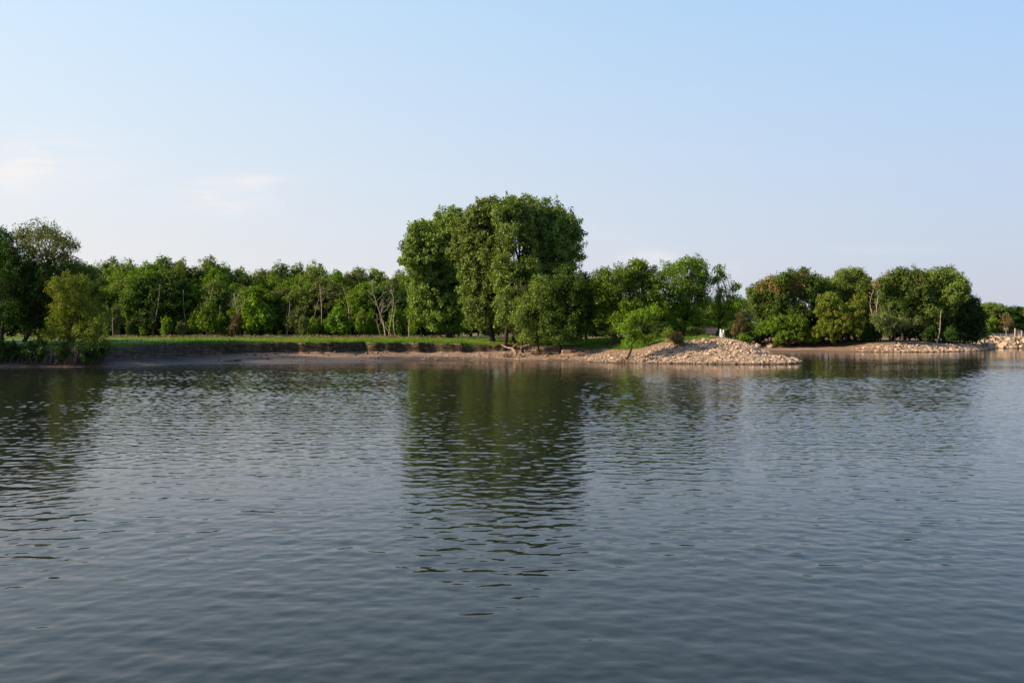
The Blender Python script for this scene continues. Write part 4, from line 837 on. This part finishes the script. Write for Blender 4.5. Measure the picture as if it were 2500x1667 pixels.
def gate():
    D_ = 222.0; x0 = (2476 - CX) / F * D_; x1 = (2492.5 - CX) / F * D_; xm = (x0 + x1) / 2; z = gz(xm, D_)
    mb = MB(); mb.box((xm + 3.2, D_ - 1.5, z - .15), (9.0, 4.0, .5)); tag(mb.build('landing_slab', M['concrete'], origin=(xm + 3.2, D_ - 1.5, z)), 'pale concrete landing slab under the gate posts at the right edge', 'slab')
    r = empty('dock_gate', (xm, D_ - .5, z + .1), 'tall white and red gate posts with a mesh gate at the right edge', 'gate'); w = (x1 - x0) / 2
    for sx, h, hl in ((-w, 2.95, 0), (w, 2.3, 0)):
        mb = MB(); mb.box((sx - .1, 0, h / 2), (.16, .2, h)); p = mb.build('post', M['white'], r)
        mb = MB(); mb.box((sx + .08, 0, h / 2 - .05), (.2, .16, h - .1)); q = mb.build('red_board', M['redpaint'], p)
    mb = MB()
    for k in range(9): mb.box((-w + .25 + k * (2 * w - .5) / 8, 0, 1.25), (.025, .025, 2.3))
    for k in range(9): mb.box((0, .03, .2 + k * .27), (2 * w - .4, .02, .025))
    mb.build('mesh_gate', M['steel'], r)
    mb = MB(); mb.box((w - .2, -.4, .25), (.9, .5, .45)); mb.build('red_base', M['redpaint'], r)
    D2 = 238.0; f0 = (2396 - CX) / F * D2; f1 = (2474 - CX) / F * D2; r = empty('chain_link_fence', ((f0 + f1) / 2, D2, gz((f0 + f1) / 2, D2)), 'grey chain-link fence behind the riprap on the far right shore', 'fence'); L = f1 - f0
    for k in range(6): mb = MB(); mb.tube([(-L / 2 + L * k / 5, 0, -.2), (-L / 2 + L * k / 5, 0, 1.55)], .045, 7); mb.build('fence_post', M['steel'], r)
    mb = MB()
    for k in range(62): mb.box((-L / 2 + L * k / 61, 0, .75), (.02, .012, 1.45))
    for k in range(7): mb.box((0, .015, .08 + k * .24), (L, .012, .022))
    mb.build('wire_mesh', M['steel'], r)
    mb = MB(); x = (2456 - CX) / F * 240; mb.tube([(x, 240, gz(x, 240) - .2), (x, 240, gz(x, 240) + 3.0)], .07, 8); mb.box((x, 240, gz(x, 240) + 2.9), (1.1, .3, .25)); tag(mb.build('marker_pole', M['steel'], origin=(x, 240, gz(x, 240))), 'grey pole with a short crossbar behind the chain-link fence', 'pole')
gate()

# ------------------------------------------------------------------ grass
def grass():
    rr = np.random.default_rng(41); mb = MB()
    def blades(x, y, h, w, droop):
        n = len(x); z = land(x, y); a = rr.uniform(0, 6.28, n); d = np.stack((np.cos(a), np.sin(a), np.zeros(n)), -1) * w[:, None]; b = np.stack((x, y, z - .03), -1)
        l = rr.normal(0, .35, (n, 3)) * h[:, None]; l[:, 2] = h; l[:, 1] -= droop * h
        v = np.stack((b - d, b + d, b + l * .6 + d * .7, b + l), 1); mb.add(v.reshape(-1, 3), np.arange(n * 4).reshape(n, 4), rr.random(n))
    N = 340000
    x = rr.uniform(-58, 34, N); y = rr.uniform(97, 150, N); z, s = land(x, y, True)
    lip = np.interp(x, LX, LS)
    d = s - lip; k = (d > -0.1 + wob(x, y, 2, 1) * .4) & (rr.random(N) < np.where(d < 2.5, 1.0, .18)); x = x[k]; y = y[k]; d = d[k]; print('grass', len(x))
    tall = 1 + .9 * np.clip(wob(x, y, .45, 6), -.5, 1)
    blades(x, y, rr.uniform(.10, .32, len(x)) * np.where(d < 2, 1.15, .8) * tall, rr.uniform(.02, .05, len(x)), np.where(d < .8, .6, 0))
    # turf hanging over the cut edge
    N = 16000; x = rr.uniform(-52, 4, N); y = rr.uniform(99, 132, N); z, s = land(x, y, True); d = s - np.interp(x, LX, LS); k = (np.abs(d - .05) < .3) & (wob(x, y, .9, 3) > -.25)
    blades(x[k], y[k], rr.uniform(.15, .5, k.sum()), rr.uniform(.03, .07, k.sum()), np.full(k.sum(), 1.3))
    tag(mb.build('grass', M['grass']), 'bright green grass covering the lawn and its edge', 'grass', kind='stuff')
grass()

def weeds():
    rr = np.random.default_rng(43); mb = MB(); N = 15000; x = rr.uniform(-90, -14, N); y = rr.uniform(153, 165, N); k = wob(x, y, .35, 4) > -.1; x = x[k]; y = y[k]; n = len(x); z = land(x, y); h = rr.uniform(.12, .6, n) * (1 + .8 * np.clip(wob(x, y, .5, 9), -.5, 1))
    a = rr.uniform(0, 6.28, n); w = rr.uniform(.03, .09, n); d = np.stack((np.cos(a) * w, np.sin(a) * w, a * 0), -1); b = np.stack((x, y, z - .03), -1); l = rr.normal(0, .3, (n, 3)) * h[:, None]; l[:, 2] = h
    v = np.stack((b - d, b + d, b + l * .6 + d, b + l), 1); mb.add(v.reshape(-1, 3), np.arange(n * 4).reshape(n, 4), rr.random(n))
    tag(mb.build('dry_weeds', M['straw']), 'tan dry weeds and brush litter along the foot of the wood', 'weeds', kind='stuff')
    mb = MB(); N = 900; x = rr.uniform(-48, 12, N); y = rr.uniform(99, 128, N); z, s = land(x, y, True); sb = np.interp(x, [-48, -38, -24, -14, 0, 12], [5, 10, 10.3, 7.6, 8, 10]); k = (s > 1) & (s < sb + .3) & (rr.random(N) < np.where(s > sb - 2.2, 1, .3)); x = x[k]; y = y[k]; z = z[k]
    for i in range(len(x)):
        v, f = RSB[i % 6]; q = rr.uniform(.08, .4) if rr.random() < .7 else .1; mb.add((v * q) @ rotm(*rr.uniform(0, 6, 3)).T + np.array((x[i], y[i], z[i] + q * .1)), f)
        if rr.random() < .35: L = rr.uniform(.3, 1.1); a = rr.normal(0, .5); c = np.array((x[i], y[i], z[i] + .04)); e = c + np.array((math.cos(a) * L, math.sin(a) * L, .03)); mb.tube([c, (c + e) / 2 + (0, 0, .03), e], .022, 5)
    tag(mb.build('beach_litter', M['root']), 'fallen soil clods and dark sticks scattered along the beach', 'litter', kind='stuff')
weeds()
